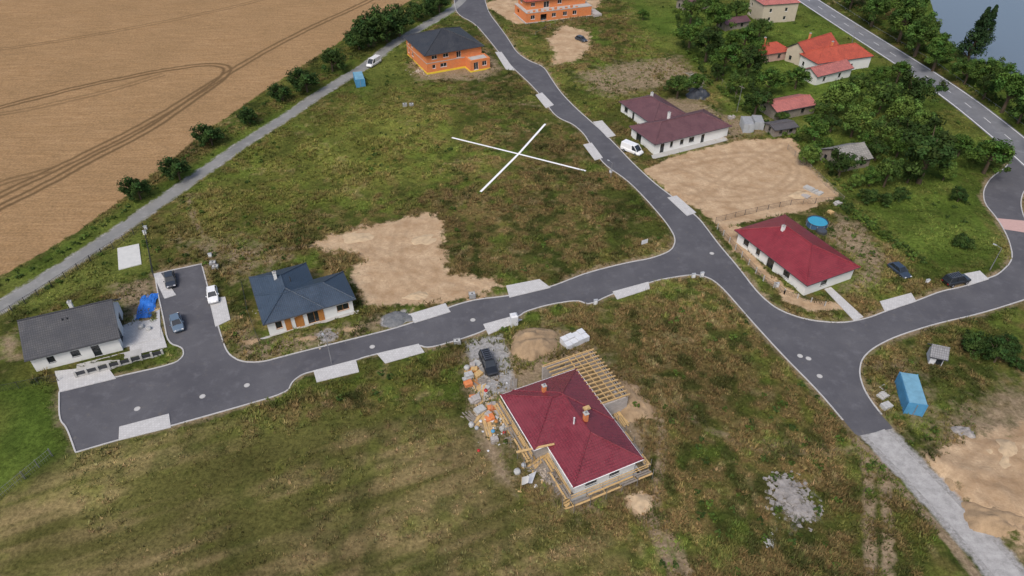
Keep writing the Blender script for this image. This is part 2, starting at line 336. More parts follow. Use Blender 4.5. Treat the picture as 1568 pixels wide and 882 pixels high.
# ------------------------------------------------------------------ ground mesh
def grid_mesh(name,co,mat,attrs,colattr):
    me=bpy.data.meshes.new(name); nv=NX*NY; nf=(NX-1)*(NY-1)
    me.vertices.add(nv); me.vertices.foreach_set('co',co.astype(np.float32).ravel())
    idx=np.arange(nv).reshape(NY,NX); q=np.stack([idx[:-1,:-1],idx[:-1,1:],idx[1:,1:],idx[1:,:-1]],-1).reshape(-1)
    me.loops.add(nf*4); me.loops.foreach_set('vertex_index',q.astype(np.int32))
    me.polygons.add(nf); me.polygons.foreach_set('loop_start',np.arange(0,nf*4,4,dtype=np.int32))
    me.polygons.foreach_set('use_smooth',np.ones(nf,bool)); me.update(calc_edges=True)
    for k,a in attrs.items():
        t=me.attributes.new(k,'FLOAT','POINT'); t.data.foreach_set('value',a.astype(np.float32).ravel())
    t=me.attributes.new('col','FLOAT_COLOR','POINT'); t.data.foreach_set('color',np.concatenate([colattr,np.ones((NY,NX,1))],-1).astype(np.float32).ravel())
    me.materials.append(mat); o=bpy.data.objects.new(name,me); scene.collection.objects.link(o); return o
b=NB("ground_cover"); P=b.geo()
fine=b.noise(2.2,6,P,.7); fine2=b.noise(.28,7,P,.7); edge=b.noise(.45,7,P,.7)
base=b.mix(1.0,b.attr('col','Color'),b.mix(b.mr(fine,.3,.7),(.5,.5,.45),(1.6,1.55,1.45)),'MULTIPLY')
def thr(name,k=1.0,s=.12):
    x=b.math('ADD',b.attr(name),b.math('MULTIPLY',b.math('SUBTRACT',edge,.5),k)); return b.mr(x,.5-s,.5+s)
mp=b.n('ShaderNodeMapping'); mp.inputs['Rotation'].default_value=(0,0,math.radians(-67)); mp.inputs['Scale'].default_value=(.12,1.6,1); b.l(P,mp.inputs[0])
row=b.noise(1.,5,mp.outputs[0],.6); wv=b.noise(.05,5,P)
wc=b.mix(b.mr(row,.3,.7),(.285,.172,.082),(.395,.255,.135)); wc=b.mix(b.mr(wv,.35,.65,0,.6),wc,(.275,.175,.088)); wc=b.mix(.8,wc,b.mix(b.mr(fine,.3,.7),(.6,.6,.6),(1.35,1.35,1.35)),'MULTIPLY')
wc=b.mix(b.mr(b.attr('tram'),.1,.9,0,.8),wc,(.11,.07,.035))
dc=b.mix(b.mr(fine,.35,.65),(.17,.125,.077),(.34,.26,.17))
sc=b.mix(b.mr(fine2,.35,.65),(.36,.24,.14),(.56,.415,.27)); sc=b.mix(b.mr(b.attr('tram'),.1,.9,0,.7),sc,(.26,.175,.105)); sc=b.mix(b.mr(fine,.42,.7,0,.55),sc,(.32,.21,.125))
gc=b.mix(b.mr(fine,.35,.65),(.22,.21,.20),(.40,.39,.38))
c=b.mix(thr('dirt',1.6,.25),base,dc); c=b.mix(thr('sand',1.5,.10),c,sc); c=b.mix(thr('gravel',1.3,.15),c,gc); c=b.mix(thr('wheat',.9,.12),c,wc)
b.l(c,b.p.inputs['Base Color']); b.p.inputs['Roughness'].default_value=1; b.p.inputs['Specular IOR Level'].default_value=.05; b.bump(fine,.8,.18)
grid_mesh("ground",np.stack([X,Y,Z],-1),b.m,dict(wheat=wheat,sand=sand,dirt=dirt,gravel=gravel,tram=tram),col)
# ------------------------------------------------------------------ sheets, strips
def sheet(name,P,z,mat,thick=0):
    me=MB(); pts=[Vector((p.x,p.y,z)) for p in P]; tr=tessellate_polygon([pts])
    tr2=[]
    for t in tr:
        a,b_,c_=[pts[i] for i in t]; tr2.append(t if (b_-a).cross(c_-a).z>0 else t[::-1])
    me.add(pts,tr2,mat)
    if thick:
        n=len(P); area=sum(P[i].x*P[(i+1)%n].y-P[(i+1)%n].x*P[i].y for i in range(n)); lo=[Vector((p.x,p.y,z-thick)) for p in P]
        me.add(pts+lo,[(i,n+i,n+(i+1)%n,(i+1)%n) if area>0 else (i,(i+1)%n,n+(i+1)%n,n+i) for i in range(n)],mat)
    return me.build(name)
def offs(P,o,closed=False):
    Q=[];n=len(P)
    for i in range(n):
        a=P[(i-1)%n] if closed else P[max(i-1,0)]; c=P[(i+1)%n] if closed else P[min(i+1,n-1)]
        d=(c-a); d=d.normalized() if d.length>1e-6 else Vector((1,0)); Q.append(P[i]+Vector((-d.y,d.x))*o)
    return Q
def strip(name,P,o0,o1,z,mat):
    me=MB();A=offs(P,o0);B=offs(P,o1);n=len(P)
    me.add([(p.x,p.y,z) for p in A]+[(p.x,p.y,z) for p in B],[(i,i+1,n+i+1,n+i) for i in range(n-1)],mat); return me.build(name)
def asphalt(name,c,hi):
    b=NB(name);P=b.geo(); f=b.noise(.12,6,P,.65); g=b.noise(6,4,P); h=b.noise(.5,6,P,.65)
    x=b.mix(b.mr(f,.35,.65),c,hi); x=b.mix(b.mr(h,.52,.75,0,.55),x,tuple(q*1.5 for q in hi)); x=b.mix(b.mr(g,.3,.7,0,.3),x,tuple(q*.7 for q in c))
    d=b.noise(.9,6,P,.7); x=b.mix(b.mr(d,.58,.75,0,.35),x,(.20,.17,.13))
    b.l(x,b.p.inputs['Base Color']); b.p.inputs['Roughness'].default_value=.85; b.bump(g,.3,.01); return b.m
asp=asphalt("asphalt",(.082,.081,.092),(.118,.116,.126)); asp2=asphalt("highway_asphalt",(.15,.155,.17),(.21,.215,.23)); old=asphalt("old_asphalt",(.19,.19,.185),(.28,.275,.26))
sheet("residential_road",NETW,.012,asp)
strip("highway_road",HWYW,-4.1,4.1,.020,asp2)
strip("highway_marking",HWYW,3.5,3.75,.025,frame_white); strip("highway_marking",HWYW,-3.75,-3.5,.025,frame_white)
md=MB()
acc=0
for i in range(len(HWYW)-1):
    a,c=HWYW[i],HWYW[i+1]; L=(c-a).length; d=(c-a)/L; n=Vector((-d.y,d.x)); s=0
    while s<L:
        if ((acc+s)%9)<3:
            e=min(s+.5,L); q=[a+d*s-n*.08,a+d*e-n*.08,a+d*e+n*.08,a+d*s+n*.08]; md.add([(p.x,p.y,.026) for p in q],[(0,1,2,3)],frame_white)
        s+=.5
    acc+=L
md.build("highway_marking")
strip("farm_track_road",TRW,-1.4,1.4,.016,old)
gr=M("road_gravel",(.36,.35,.34),.95,.35,1.0,.6); strip("gravel_road",GRW,-1.6,1.6,.014,gr)
sheet("block_paving",GP([(1524,334),(1568,338),(1600,352),(1600,362),(1568,356),(1537,351)]),.022,M("pink_pavers",(.50,.33,.30),.9,.1,2,.1))
# kerbs
kb=MB(); n=len(NETW); area=sum(NETW[i].x*NETW[(i+1)%n].y-NETW[(i+1)%n].x*NETW[i].y for i in range(n)); sg=-1 if area>0 else 1
o2=offs(NETW,sg*.20,True); skip=GP([(1340,662)])[0]; sk2=G(1560,235); sk3=G(1690,395); sk4=G(718,-30)
for i in range(n):
    j=(i+1)%n; p=NETW[i]; q=NETW[j]; m_=(p+q)/2
    if (m_-skip).length<4.0 or (m_-sk2).length<7 or (m_-sk3).length<9 or (m_-sk4).length<8: continue
    vs=[(p.x,p.y,0),(q.x,q.y,0),(o2[j].x,o2[j].y,0),(o2[i].x,o2[i].y,0),(p.x,p.y,.11),(q.x,q.y,.11),(o2[j].x,o2[j].y,.11),(o2[i].x,o2[i].y,.11)]
    kb.add(vs,[(4,5,6,7),(0,1,5,4),(2,3,7,6)],kerbm)
kb.build("road_kerb")
for a in APR: sheet("driveway_apron",GP(a),.118,paver,.11)
ma=MB()
for (x,y) in [(210,626),(378,590),(724,490),(1090,388),(1225,545),(1238,549),(310,607),(570,531),(1255,576)]:
    p=G(x,y); ma.cyl((p.x,p.y,.0),(p.x,p.y,.020),.42,.42,concrete,20); ma.cyl((p.x,p.y,.018),(p.x,p.y,.026),.30,.30,kerbm,16)
ma.build("manhole_covers")
# water
b=NB("lake_water"); nz=b.noise(.35,4,b.geo()); b.p.inputs['Base Color'].default_value=(.13,.16,.19,1); b.p.inputs['Roughness'].default_value=.12; b.p.inputs['Specular IOR Level'].default_value=.7; b.bump(nz,.25,.2)
sheet("lake_water",GP([(1390,-140),(1402,0),(1424,60),(1476,102),(1540,125),(1600,155),(1800,250),(3200,250),(3200,-140)]),-.25,b.m)
# cross of white survey tape laid on the plot
tp=M("white_tape",(.85,.85,.85),.7,.02,1,0)
cx=MB()
for k,c in enumerate(CROSS):
    P=GP(c); A=offs(P,-.26);B=offs(P,.26); z=.06+.01*k
    cx.add([(p.x,p.y,z) for p in A]+[(p.x,p.y,z) for p in B],[(0,1,4,3),(1,2,5,4)],tp)
cx.build("plot_marker_tape")
# ------------------------------------------------------------------ grass
def look(x,y,arr):
    i=np.clip(np.searchsorted(XS,x),0,NX-1); j=np.clip(np.searchsorted(YS,y),0,NY-1); return arr[j,i]
def big_mesh(name,co,tri,colr,mat,nper=3):
    me=bpy.data.meshes.new(name); nv=len(co); nf=len(tri)//nper
    me.vertices.add(nv); me.vertices.foreach_set('co',co.astype(np.float32).ravel())
    me.loops.add(nf*nper); me.loops.foreach_set('vertex_index',tri.astype(np.int32)); me.polygons.add(nf)
    me.polygons.foreach_set('loop_start',np.arange(0,nf*nper,nper,dtype=np.int32)); me.update(calc_edges=True)
    t=me.attributes.new('tint','FLOAT_COLOR','POINT'); t.data.foreach_set('color',np.concatenate([colr,np.ones((nv,1))],-1).astype(np.float32).ravel())
    me.materials.append(mat); return me
b=NB("foliage"); b.l(b.attr('tint','Color'),b.p.inputs['Base Color']); b.p.inputs['Roughness'].default_value=.75; b.p.inputs['Specular IOR Level'].default_value=.12; foliage=b.m
N=330000
ty=28+rng.random(N)**1.25*235; hw=14+ty*.80; tx=(rng.random(N)*2-1)*hw
dens=look(tx,ty,veg*rough)*(.25+.9*look(tx,ty,sm(n1*.5+n4*.5,.3,.65)))*(1-.6*look(tx,ty,mown))*(1-look(tx,ty,sm(sand,.45,.65)))*(1-look(tx,ty,sm(wheat,.3,.5)))*(1-look(tx,ty,lake))
keep=(rng.random(N)<dens*.8)&(look(tx,ty,hard)>.45)&(look(tx,ty,hfp)>.3)
tx=tx[keep];ty=ty[keep];K=len(tx);print("tufts",K)
tz=look(tx,ty,Z); tc=look(tx,ty,col)
sz=(.30+.55*rng.random(K)**2)*(.6+.8*look(tx,ty,n4))*(1-.4*look(tx,ty,green))*(1-.4*look(tx,ty,mown)); NBL=8
an=rng.random((K,NBL))*6.283; rr=rng.random((K,NBL))*.28; lean=.25+.6*rng.random((K,NBL)); hh=sz[:,None]*(.5+.6*rng.random((K,NBL))); wd=.05+.06*rng.random((K,NBL))
bx=tx[:,None]+np.cos(an)*rr; by=ty[:,None]+np.sin(an)*rr; a2=an+rng.normal(0,.7,(K,NBL))
tipx=bx+np.cos(a2)*hh*lean; tipy=by+np.sin(a2)*hh*lean
px_,py_=-np.sin(a2)*wd,np.cos(a2)*wd; z0=tz[:,None]-.05+0*bx
co=np.stack([np.stack([bx-px_,by-py_,z0],-1),np.stack([bx+px_,by+py_,z0],-1),np.stack([tipx,tipy,z0+hh*.8],-1)],2).reshape(-1,3)
cv=tc*(.7+.85*rng.random((K,1))**1.7); hue=rng.random((K,1)); cv=cv*np.concatenate([.85+.5*hue,1+.1*hue,.9+.3*hue],1)*1.27
colr=np.repeat(cv,NBL*3,axis=0)
me=big_mesh("meadow_grass",co,np.arange(len(co)),colr,foliage); o=bpy.data.objects.new("meadow_grass",me); scene.collection.objects.link(o)
# ------------------------------------------------------------------ trees
bark=M("bark",(.10,.075,.05),.9,.3,4,.4)
def leafcloud(centres,rads,nl,leaf,base,seed,flat=.5):
    r=np.random.default_rng(seed); m=len(centres); c=np.repeat(centres,nl,axis=0); R=np.repeat(rads,nl)[:,None]
    d=r.normal(0,1,(m*nl,3)); d/=np.linalg.norm(d,axis=1)[:,None]; p=c+d*R*(r.random((m*nl,1))**.4)*np.array([1,1,.8])
    nrm=d+np.array([0,0,flat])+r.normal(0,.5,d.shape); nrm/=np.linalg.norm(nrm,axis=1)[:,None]
    t=np.cross(nrm,r.normal(0,1,d.shape)); t/=np.linalg.norm(t,axis=1)[:,None]; u=np.cross(nrm,t)
    L=leaf*(.6+.8*r.random((m*nl,1)))
    q=np.stack([p-t*L,p-u*L*.55,p+t*L,p+u*L*.55],1).reshape(-1,3)
    ct=np.repeat(.55+.95*r.random((m,1)),nl,axis=0)*(.7+.6*r.random((m*nl,1))); hue=np.repeat(r.random((m,1)),nl,axis=0)
    cc=base[None,:]*ct*np.concatenate([.8+.5*hue,.95+.15*hue,.9+0*hue],1)
    return q,np.repeat(cc,4,axis=0)
def tree_mesh(name,R,Hh,zc,base,seed,nc=55,nl=75,leaf=.2,con=False,trunk=True):
    r=np.random.default_rng(seed)
    if con:
        k=nc; t=np.linspace(.08,1,k); a=r.random(k)*6.28*7; rr=R*(1-t)**.9*(.55+.5*r.random(k))
        cen=np.stack([np.cos(a)*rr,np.sin(a)*rr,zc+t*(Hh-zc)],1); rad=.35+.9*(1-t)*R*.45
    else:
        d=r.normal(0,1,(nc,3)); d/=np.linalg.norm(d,axis=1)[:,None]; d[:,2]=np.where(d[:,2]<-.35,-d[:,2],d[:,2])
        lob=1+.22*np.sin(d[:,0]*3+seed)+.18*np.cos(d[:,1]*4+seed*2)
        rr=(.35+.6*r.random(nc)**.6)*lob
        cen=np.stack([d[:,0]*R*rr,d[:,1]*R*rr,zc+d[:,2]*(Hh-zc)*rr*.95],1); rad=R*(.18+.16*r.random(nc))
    q,c=leafcloud(cen,rad,nl,leaf,np.array(base)*1.10,seed)
    tb=MB()
    if trunk:
        tr=.045*Hh; tb.cyl((0,0,-.2),(0,0,zc),tr,tr*.6,bark,8); tb.cyl((0,0,zc),(.1,.1,Hh*.85),tr*.6,.03,bark,6)
        for i in range(7):
            e=cen[(i*7)%len(cen)]; tb.cyl((0,0,zc*(.55+.06*i)),tuple(e),tr*.4,.03,bark,5,False)
    nq=len(q); me=bpy.data.meshes.new(name); nvt=len(tb.v); fs=tb.f
    vt=np.array(tb.v) if nvt else np.zeros((0,3)); allv=np.concatenate([q,vt])
    lv=list(range(nq))+[nq+i for f in fs for i in f]; ls=list(range(0,nq,4)); pos=nq
    for f in fs: ls.append(pos); pos+=len(f)
    me.vertices.add(len(allv)); me.vertices.foreach_set('co',allv.astype(np.float32).ravel())
    me.loops.add(len(lv)); me.loops.foreach_set('vertex_index',np.array(lv,dtype=np.int32)); me.polygons.add(len(ls)); me.polygons.foreach_set('loop_start',np.array(ls,dtype=np.int32))
    me.materials.append(foliage); me.materials.append(bark); me.update(calc_edges=True)
    me.polygons.foreach_set('material_index',np.array([0]*(nq//4)+[1]*len(fs),dtype=np.int32))
    t=me.attributes.new('tint','FLOAT_COLOR','POINT'); cc=np.concatenate([np.concatenate([c,np.ones((nq,1))],1),np.ones((nvt,4))*.1]); t.data.foreach_set('color',cc.astype(np.float32).ravel())
    return me
DK=(.030,.055,.014);MD=(.045,.088,.018);LT=(.075,.125,.028)
TM=[tree_mesh("crown_a",3,6.2,3.3,MD,1),tree_mesh("crown_b",3,6.5,3.4,DK,2),tree_mesh("crown_c",3,5.8,3.0,LT,3),tree_mesh("crown_d",3,6.8,3.6,MD,4,60),tree_mesh("crown_e",3,6,3.1,(.05,.085,.02),5)]
BG=[tree_mesh("big_crown_a",4.6,11,6.0,MD,6,80,90,.27),tree_mesh("big_crown_b",4.6,11.5,6.2,DK,7,85,90,.27),tree_mesh("big_crown_c",4.4,10,5.4,(.05,.09,.02),8,80,90,.26)]
HB=[tree_mesh("hedge_crown_a",2.6,4.2,1.8,(.026,.052,.014),9,50,75,.18),tree_mesh("hedge_crown_b",2.6,4.4,1.9,(.032,.060,.016),10,50,75,.18)]
CN=[tree_mesh("conifer_crown",2.6,11,1.5,(.018,.038,.014),12,90,60,.22,True)]
SH=[tree_mesh("shrub_a",1.0,1.3,.45,(.045,.075,.02),13,16,45,.11,trunk=True),tree_mesh("shrub_b",1.0,1.5,.5,(.06,.10,.022),14,16,45,.12,trunk=True)]
def s_at(y): return cp*(y-(441-F*math.tan(PITCH)))/HC
def plant(name,meshes,px,py,rpx,R0,zc0):
    R=rpx/s_at(py); k=R/R0*random.uniform(1.02,1.14); p=G(px,py,zc0*k)
    o=bpy.data.objects.new(name,random.choice(meshes)); scene.collection.objects.link(o)
    o.location=(p.x,p.y,0); o.scale=(k*random.uniform(.9,1.1),k*random.uniform(.9,1.1),k*random.uniform(.92,1.1)); o.rotation_euler=(0,0,random.random()*6.28); return o
for x,y,r in [(210,290,19),(270,257,20),(321,208,18),(380,178,14),(431,143,15),(467,122,20),(507,93,18),(548,58,20),(562,45,24),(590,40,22),(610,32,22),(672,3,16),(640,18,14),(655,12,12)]:
    plant("hedgerow_tree",HB,x,y,r*1.05,2.6,2.3)
for x,y,r in [(1058,52,18),(1085,66,21),(1112,88,21),(1142,58,18),(1165,42,15),(1100,28,16),(1180,125,18),(1160,155,20),(1132,122,17),(1148,97,20),(1222,118,15),(1282,148,25),(1314,130,17),(1345,118,15),(1354,145,23),(1402,143,23),(1382,168,20),(1262,168,15),(1312,182,22),(1352,200,21),(1250,202,20),(1410,187,20),(1380,220,18),(1424,238,34),(1362,262,22),(1290,252,18),(1238,235,16),(1474,222,15),(1520,236,24),(1378,110,14),(1040,128,18),(1065,125,13),(1090,5,15),(1130,12,15),(1060,15,15),(1200,178,9),(1330,160,17),(1395,265,14),(1160,75,13),(1100,110,11),(1310,275,12),(985,22,7),(1345,230,14),(1450,262,13),(1335,272,12),(1265,225,11),(1120,60,11),(1430,205,14),(1325,215,13),(1395,200,16),(1275,190,12)]:
    plant("deciduous_tree",TM,x,y,r,3,3.6)
for x,y,r in [(1345,5,22),(1390,22,26),(1416,44,25),(1440,77,19),(1488,102,19),(1520,104,19),(1552,134,25),(1515,130,14),(1570,165,18),(1396,-5,22),(1350,-25,24),(1610,160,30),(1630,205,26),(1310,-15,16)]:
    plant("broadleaf_tree",BG,x,y,r,4.6,6.6)
for x,y,r in [(1494,62,15),(1510,48,13)]: plant("conifer_tree",CN,x,y,r,2.6,5)
for x,y,r in [(1495,530,20),(1530,542,22),(1548,530,15),(1470,300,13),(1330,300,14),(1355,305,12),(1380,300,12),(1478,370,14),(1560,560,12)]: plant("garden_shrub",HB,x,y,r,2.6,2.2)
# weeds & scattered shrubs, merged objects (mass)
_c={}
def merge_instances(name,meshes,pts,scales):
    VS=[];CS=[]
    for (x,y,z),s in zip(pts,scales):
        me=random.choice(meshes)
        if me.name not in _c:
            mi_=np.zeros(len(me.polygons),np.int32); me.polygons.foreach_get('material_index',mi_); nq=int((mi_==0).sum())*4; a=np.zeros(len(me.vertices)*3,np.float32); me.vertices.foreach_get('co',a); cc=np.zeros(len(me.vertices)*4,np.float32); me.attributes['tint'].data.foreach_get('color',cc)
            _c[me.name]=(a.reshape(-1,3)[:nq],cc.reshape(-1,4)[:nq,:3])
        v,cc=_c[me.name]; a=random.random()*6.28; R=np.array([[math.cos(a),-math.sin(a),0],[math.sin(a),math.cos(a),0],[0,0,1]])
        VS.append((v@R.T)*s+np.array([x,y,z])); CS.append(cc*random.uniform(.7,1.4))
    V=np.concatenate(VS);CC=np.concatenate(CS); me=big_mesh(name,V,np.arange(len(V)),CC,foliage,4)
    o=bpy.data.objects.new(name,me); scene.collection.objects.link(o)
pts=[];scs=[]; wn=vn(X,Y,9,31)
while len(pts)<620:
    y=30+random.random()*220; x=random.uniform(-1,1)*(14+y*.8)
    xx,yy=np.array([x]),np.array([y])
    if look(xx,yy,hard)[0]<.8 or look(xx,yy,hfp)[0]<1 or look(xx,yy,wheat)[0]>.2 or look(xx,yy,sand)[0]>.4 or look(xx,yy,lake)[0]>.1 or look(xx,yy,mown)[0]>.3: continue
    if look(xx,yy,wn)[0]<.5: continue
    pts.append((x,y,0)); scs.append(random.uniform(.25,.7))
merge_instances("meadow_weeds",SH,pts,scs)
def hedge(name,px,sp_,s):
    P=GP(px); pts=[];sc_=[]
    for i in range(len(P)-1):
        L=(P[i+1]-P[i]).length
        for k in range(int(L/sp_)+1):
            p=P[i].lerp(P[i+1],min(1,k*sp_/L)); pts.append((p.x+random.gauss(0,.3),p.y+random.gauss(0,.3),0)); sc_.append(s*random.uniform(.6,1.3))
    merge_instances(name,SH,pts,sc_)
hedge("boundary_hedge",[(1285,318),(1340,355),(1400,400)],.9,.9)
hedge("boundary_hedge",[(1288,312),(1390,388),(1420,408)],1.2,.8)
hedge("field_margin_bushes",[(0,440),(80,400),(180,335),(300,232),(420,152),(540,88)],2.0,.6)
hedge("roadside_bushes",[(1290,0),(1350,42),(1448,98),(1530,158),(1572,195)],2.4,1.2)
hedge("garden_bushes",[(1130,165),(1180,200),(1240,225),(1300,300)],2.0,.9)
hedge("garden_bushes",[(1035,20),(1045,70),(1090,130),(1130,160)],2.0,.9)
# ------------------------------------------------------------------ houses
def wall_run(mb,p0,p1,z0,z1,t,ops,mat,inset=0,fr=None):
    p0=Vector((*p0,0));p1=Vector((*p1,0)); L=(p1-p0).length; d=(p1-p0)/L; n=Vector((-d.y,d.x,0)); fr=fr or frame_dark
    def bx(s0,s1,a,b_,w0=0,w1=None,m=None):
        if s1-s0<.005 or b_-a<.005: return
        w1=t if w1 is None else w1
        mb.obox(p0+d*s0+n*w0+Vector((0,0,a)),d*(s1-s0),n*(w1-w0),Vector((0,0,b_-a)),m or mat)
    s=inset
    for (s0,s1,a,b_,k) in sorted(ops):
        if s1>L-inset: continue
        bx(s,s0,z0,z1); bx(s0,s1,z0,z0+a); bx(s0,s1,z0+b_,z1)
        if k!='o':
            f=.07; A=z0+a;B=z0+b_
            bx(s0,s1,A,A+f,.1,.17,fr);bx(s0,s1,B-f,B,.1,.17,fr);bx(s0,s0+f,A+f,B-f,.1,.17,fr);bx(s1-f,s1,A+f,B-f,.1,.17,fr)
            if k=='w':
                bx(s0+f,s1-f,A+f,B-f,.13,.15,glass)
                if s1-s0>1.2: bx((s0+s1)/2-.03,(s0+s1)/2+.03,A+f,B-f,.11,.129,fr)
                bx(s0-.05,s1+.05,A-.05,A-.002,-.05,.099,fr)
            elif k=='d': bx(s0+f,s1-f,A+f,B-f,.12,.15,wood_orange)
        s=s1
    bx(s,L-inset,z0,z1)
def room(mb,x0,y0,x1,y1,z0,z1,ops,mat,t=.4,fr=None):
    C_=[(x0,y0),(x1,y0),(x1,y1),(x0,y1)]
    for i,k in enumerate('frbl'): wall_run(mb,C_[i],C_[(i+1)%4],z0,z1,t,ops.get(k,[]),mat,t if i%2 else 0,fr)
def hip(mb,x0,y0,x1,y1,z,pitch,mat,cap=None,fas=frame_dark,gable=None,th=.16):
    tn=math.tan(math.radians(pitch)); A,B,C_,D=(x0,y0),(x1,y0),(x1,y1),(x0,y1); w_=x1-x0;h_=y1-y0
    if gable=='x': r0=Vector((x0,(y0+y1)/2,z+tn*h_/2)); r1=Vector((x1,(y0+y1)/2,r0.z))
    elif w_>=h_: r0=Vector((x0+h_/2,(y0+y1)/2,z+tn*h_/2)); r1=Vector((x1-h_/2,(y0+y1)/2,r0.z))
    else: r0=Vector(((x0+x1)/2,y0+w_/2,z+tn*w_/2)); r1=Vector(((x0+x1)/2,y1-w_/2,r0.z))
    V=[Vector((*q,z)) for q in (A,B,C_,D)]
    if gable=='x' or w_>=h_: fs=[(V[0],V[1],r1,r0),(V[2],V[3],r0,r1)]+([] if gable else [(V[1],V[2],r1),(V[3],V[0],r0)])
    else: fs=[(V[1],V[2],r1,r0),(V[3],V[0],r0,r1),(V[0],V[1],r0),(V[2],V[3],r1)]
    for f in fs: mb.add(f,[tuple(range(len(f)))],mat)
    lo=[v-Vector((0,0,th)) for v in V]
    if not gable:
        for i in range(4): mb.add([lo[i],lo[(i+1)%4],V[(i+1)%4],V[i]],[(0,1,2,3)],fas)
        mb.add(lo,[(3,2,1,0)],soffit)
    else:
        for f in fs:
            g=[p-Vector((0,0,th)) for p in f]; mb.add(g,[(3,2,1,0)],soffit)
            for i in range(4): mb.add([g[i],g[(i+1)%4],f[(i+1)%4],f[i]],[(0,1,2,3)],fas)
    cap=cap or mat; E=[(r0,r1)]
    if not gable:
        if w_>=h_: E+=[(V[0],r0),(V[3],r0),(V[1],r1),(V[2],r1)]
        else: E+=[(V[0],r0),(V[1],r0),(V[2],r1),(V[3],r1)]
    for a,c in E:
        if (a-c).length>.2: mb.cyl(a+Vector((0,0,.02)),c+Vector((0,0,.02)),.11,.11,cap,8)
    if not gable:
        for i in range(4):
            a,c=V[i],V[(i+1)%4]; mb.cyl(a-Vector((0,0,.06)),c-Vector((0,0,.06)),.075,.075,fas,6)
    else:
        for a,c in ((V[0],V[1]),(V[3],V[2])):
            dy=-.09 if a is V[0] else .09; mb.cyl(a+Vector((0,dy,-.06)),c+Vector((0,dy,-.06)),.075,.075,fas,6)
def hframe(name,A,B,C_,z):
    a=G(*A,z);b_=G(*B,z);c=G(*C_,z); d=b_-a; L=d.length; ang=math.atan2(d.y,d.x); n=Vector((-math.sin(ang),math.cos(ang))); D=(c-b_).dot(n)
    mw=frame_at(a,ang); inv=mw.inverted()
    def loc(px,py,zz=0):
        p=G(px,py,zz); q=inv@Vector((p.x,p.y,0)); return q.x,q.y
    print(name,"L",round(L,1),"D",round(D,1)); return empty(name,mw),L,D,loc
def chimney(mb,x,y,z0,z1,w_=.5,m=None):
    mb.box(x-w_/2,y-w_/2,z0,x+w_/2,y+w_/2,z1,m or render_white); mb.box(x-w_/2-.06,y-w_/2-.06,z1,x+w_/2+.06,y+w_/2+.06,z1+.1,concrete); mb.cyl((x,y,z1+.1),(x,y,z1+.35),.12,.1,steel,8)
RT=dict(grey=ROOF("roof_grey",(.034,.036,.045),.6),blue=ROOF("roof_blue_grey",(.030,.052,.085),.42),red=ROOF("roof_carmine",(.185,.022,.034),.27),brown=ROOF("roof_brown",(.125,.052,.058),.5),red5=ROOF("roof_red",(.22,.018,.028),.42),dark=ROOF("roof_anthracite",(.030,.032,.038),.5),org=ROOF("roof_orange",(.42,.07,.035),.6,.25,.3),pink=ROOF("roof_faded",(.40,.13,.11),.6,.3,.5))
# white gabled bungalow
e,L,D,loc=hframe("gabled_bungalow",(37,553),(184,517),(171,470),2.9); D=10.2; ov=.5
m=MB(); room(m,ov,ov,L-ov,D-ov,0,2.75,{'f':[(2,3,1,2.2,'w'),(5.2,6.4,1,2.2,'w'),(8,9.1,.05,2.2,'w'),(11.5,13,.9,2.2,'w')],'r':[(1.5,3.3,.05,2.3,'w'),(5.5,7.3,.05,2.3,'w')]},render_white)
tn=math.tan(math.radians(36))
for x0,x1 in ((ov,ov+.4),(L-ov-.4,L-ov)):
    zt=2.9+tn*(D/2)-.25; v=[(x0,ov,2.752),(x0,D-ov,2.752),(x0,D/2,zt),(x1,ov,2.752),(x1,D-ov,2.752),(x1,D/2,zt)]; m.add(v,[(0,2,1),(3,4,5),(0,3,5,2),(1,2,5,4)],render_white)
m.build("walls",e); m=MB(); hip(m,0,0,L,D,2.9,36,RT['grey'],gable='x'); m.build("roof",e)
m=MB(); chimney(m,L*.55,D/2+1,5,7.2)
for x in (L*.45,L*.5): m.cyl((x,D/2-1.2,5.3),(x,D/2-1.2,6.1),.08,.08,frame_dark,8)
m.build("chimney",e)
m=MB(); m.box(L-ov,1,0,L+5,D-1.5,.18,paver); m.build("terrace",e)
m=MB(); m.box(6,-1.8,0,15,-.3,.16,concrete); m.build("steps",e)
m=MB()
for i in range(9):
    x=6+i*1.5; m.box(x,-3.4,0,x+.3,-3.1,1.2,concrete)
    if i<8: m.box(x+.3,-3.32,.0,x+1.5,-3.18,.4,concrete); m.box(x+.3,-3.29,.5,x+1.5,-3.21,1.1,frame_dark)
m.build("garden_wall",None,e.matrix_world)
# blue roof bungalow
e,L,D,loc=hframe("blue_roof_bungalow",(403,498),(545,458),(528,412),2.9); D=8.2; ov=.55; WL=9.6; WD=13.4
m=MB(); room(m,ov,ov,L-ov,D-ov,0,2.74,{'f':[(1.2,2.2,.9,2.3,'w'),(4.2,5.2,.05,2.25,'d'),(6.2,8.4,.05,2.3,'w'),(11,13,.9,2.2,'w')],'r':[(2.5,4,.9,2.2,'w')]},render_white,.4,wood_orange)
for a,c in ((3.2,4.15),(5.3,6.1),(8.5,9.4)): m.box(a,ov-.06,.05,c,ov-.003,2.6,wood_orange)
room(m,ov+.02,D-ov+.02,WL-ov,WD-ov,0,2.74,{'l':[(1.5,3,.9,2.2,'w')],'r':[(1,3,.05,2.2,'w')]},render_white)
m.build("walls",e); m=MB(); hip(m,0,0,L,D,2.9,25,RT['blue']); hip(m,.0,.06,WL,WD,2.925,25,RT['blue']); m.build("roof",e)
m=MB(); chimney(m,3.9,8.6,4.2,6.0); m.cyl((6,7,4.5),(6,7,5.6),.09,.09,frame_dark,8); m.build("chimney",e)
m=MB(); m.box(-1,-1.3,0,L+.6,ov-.01,.09,concrete); m.build("plinth_path",e)
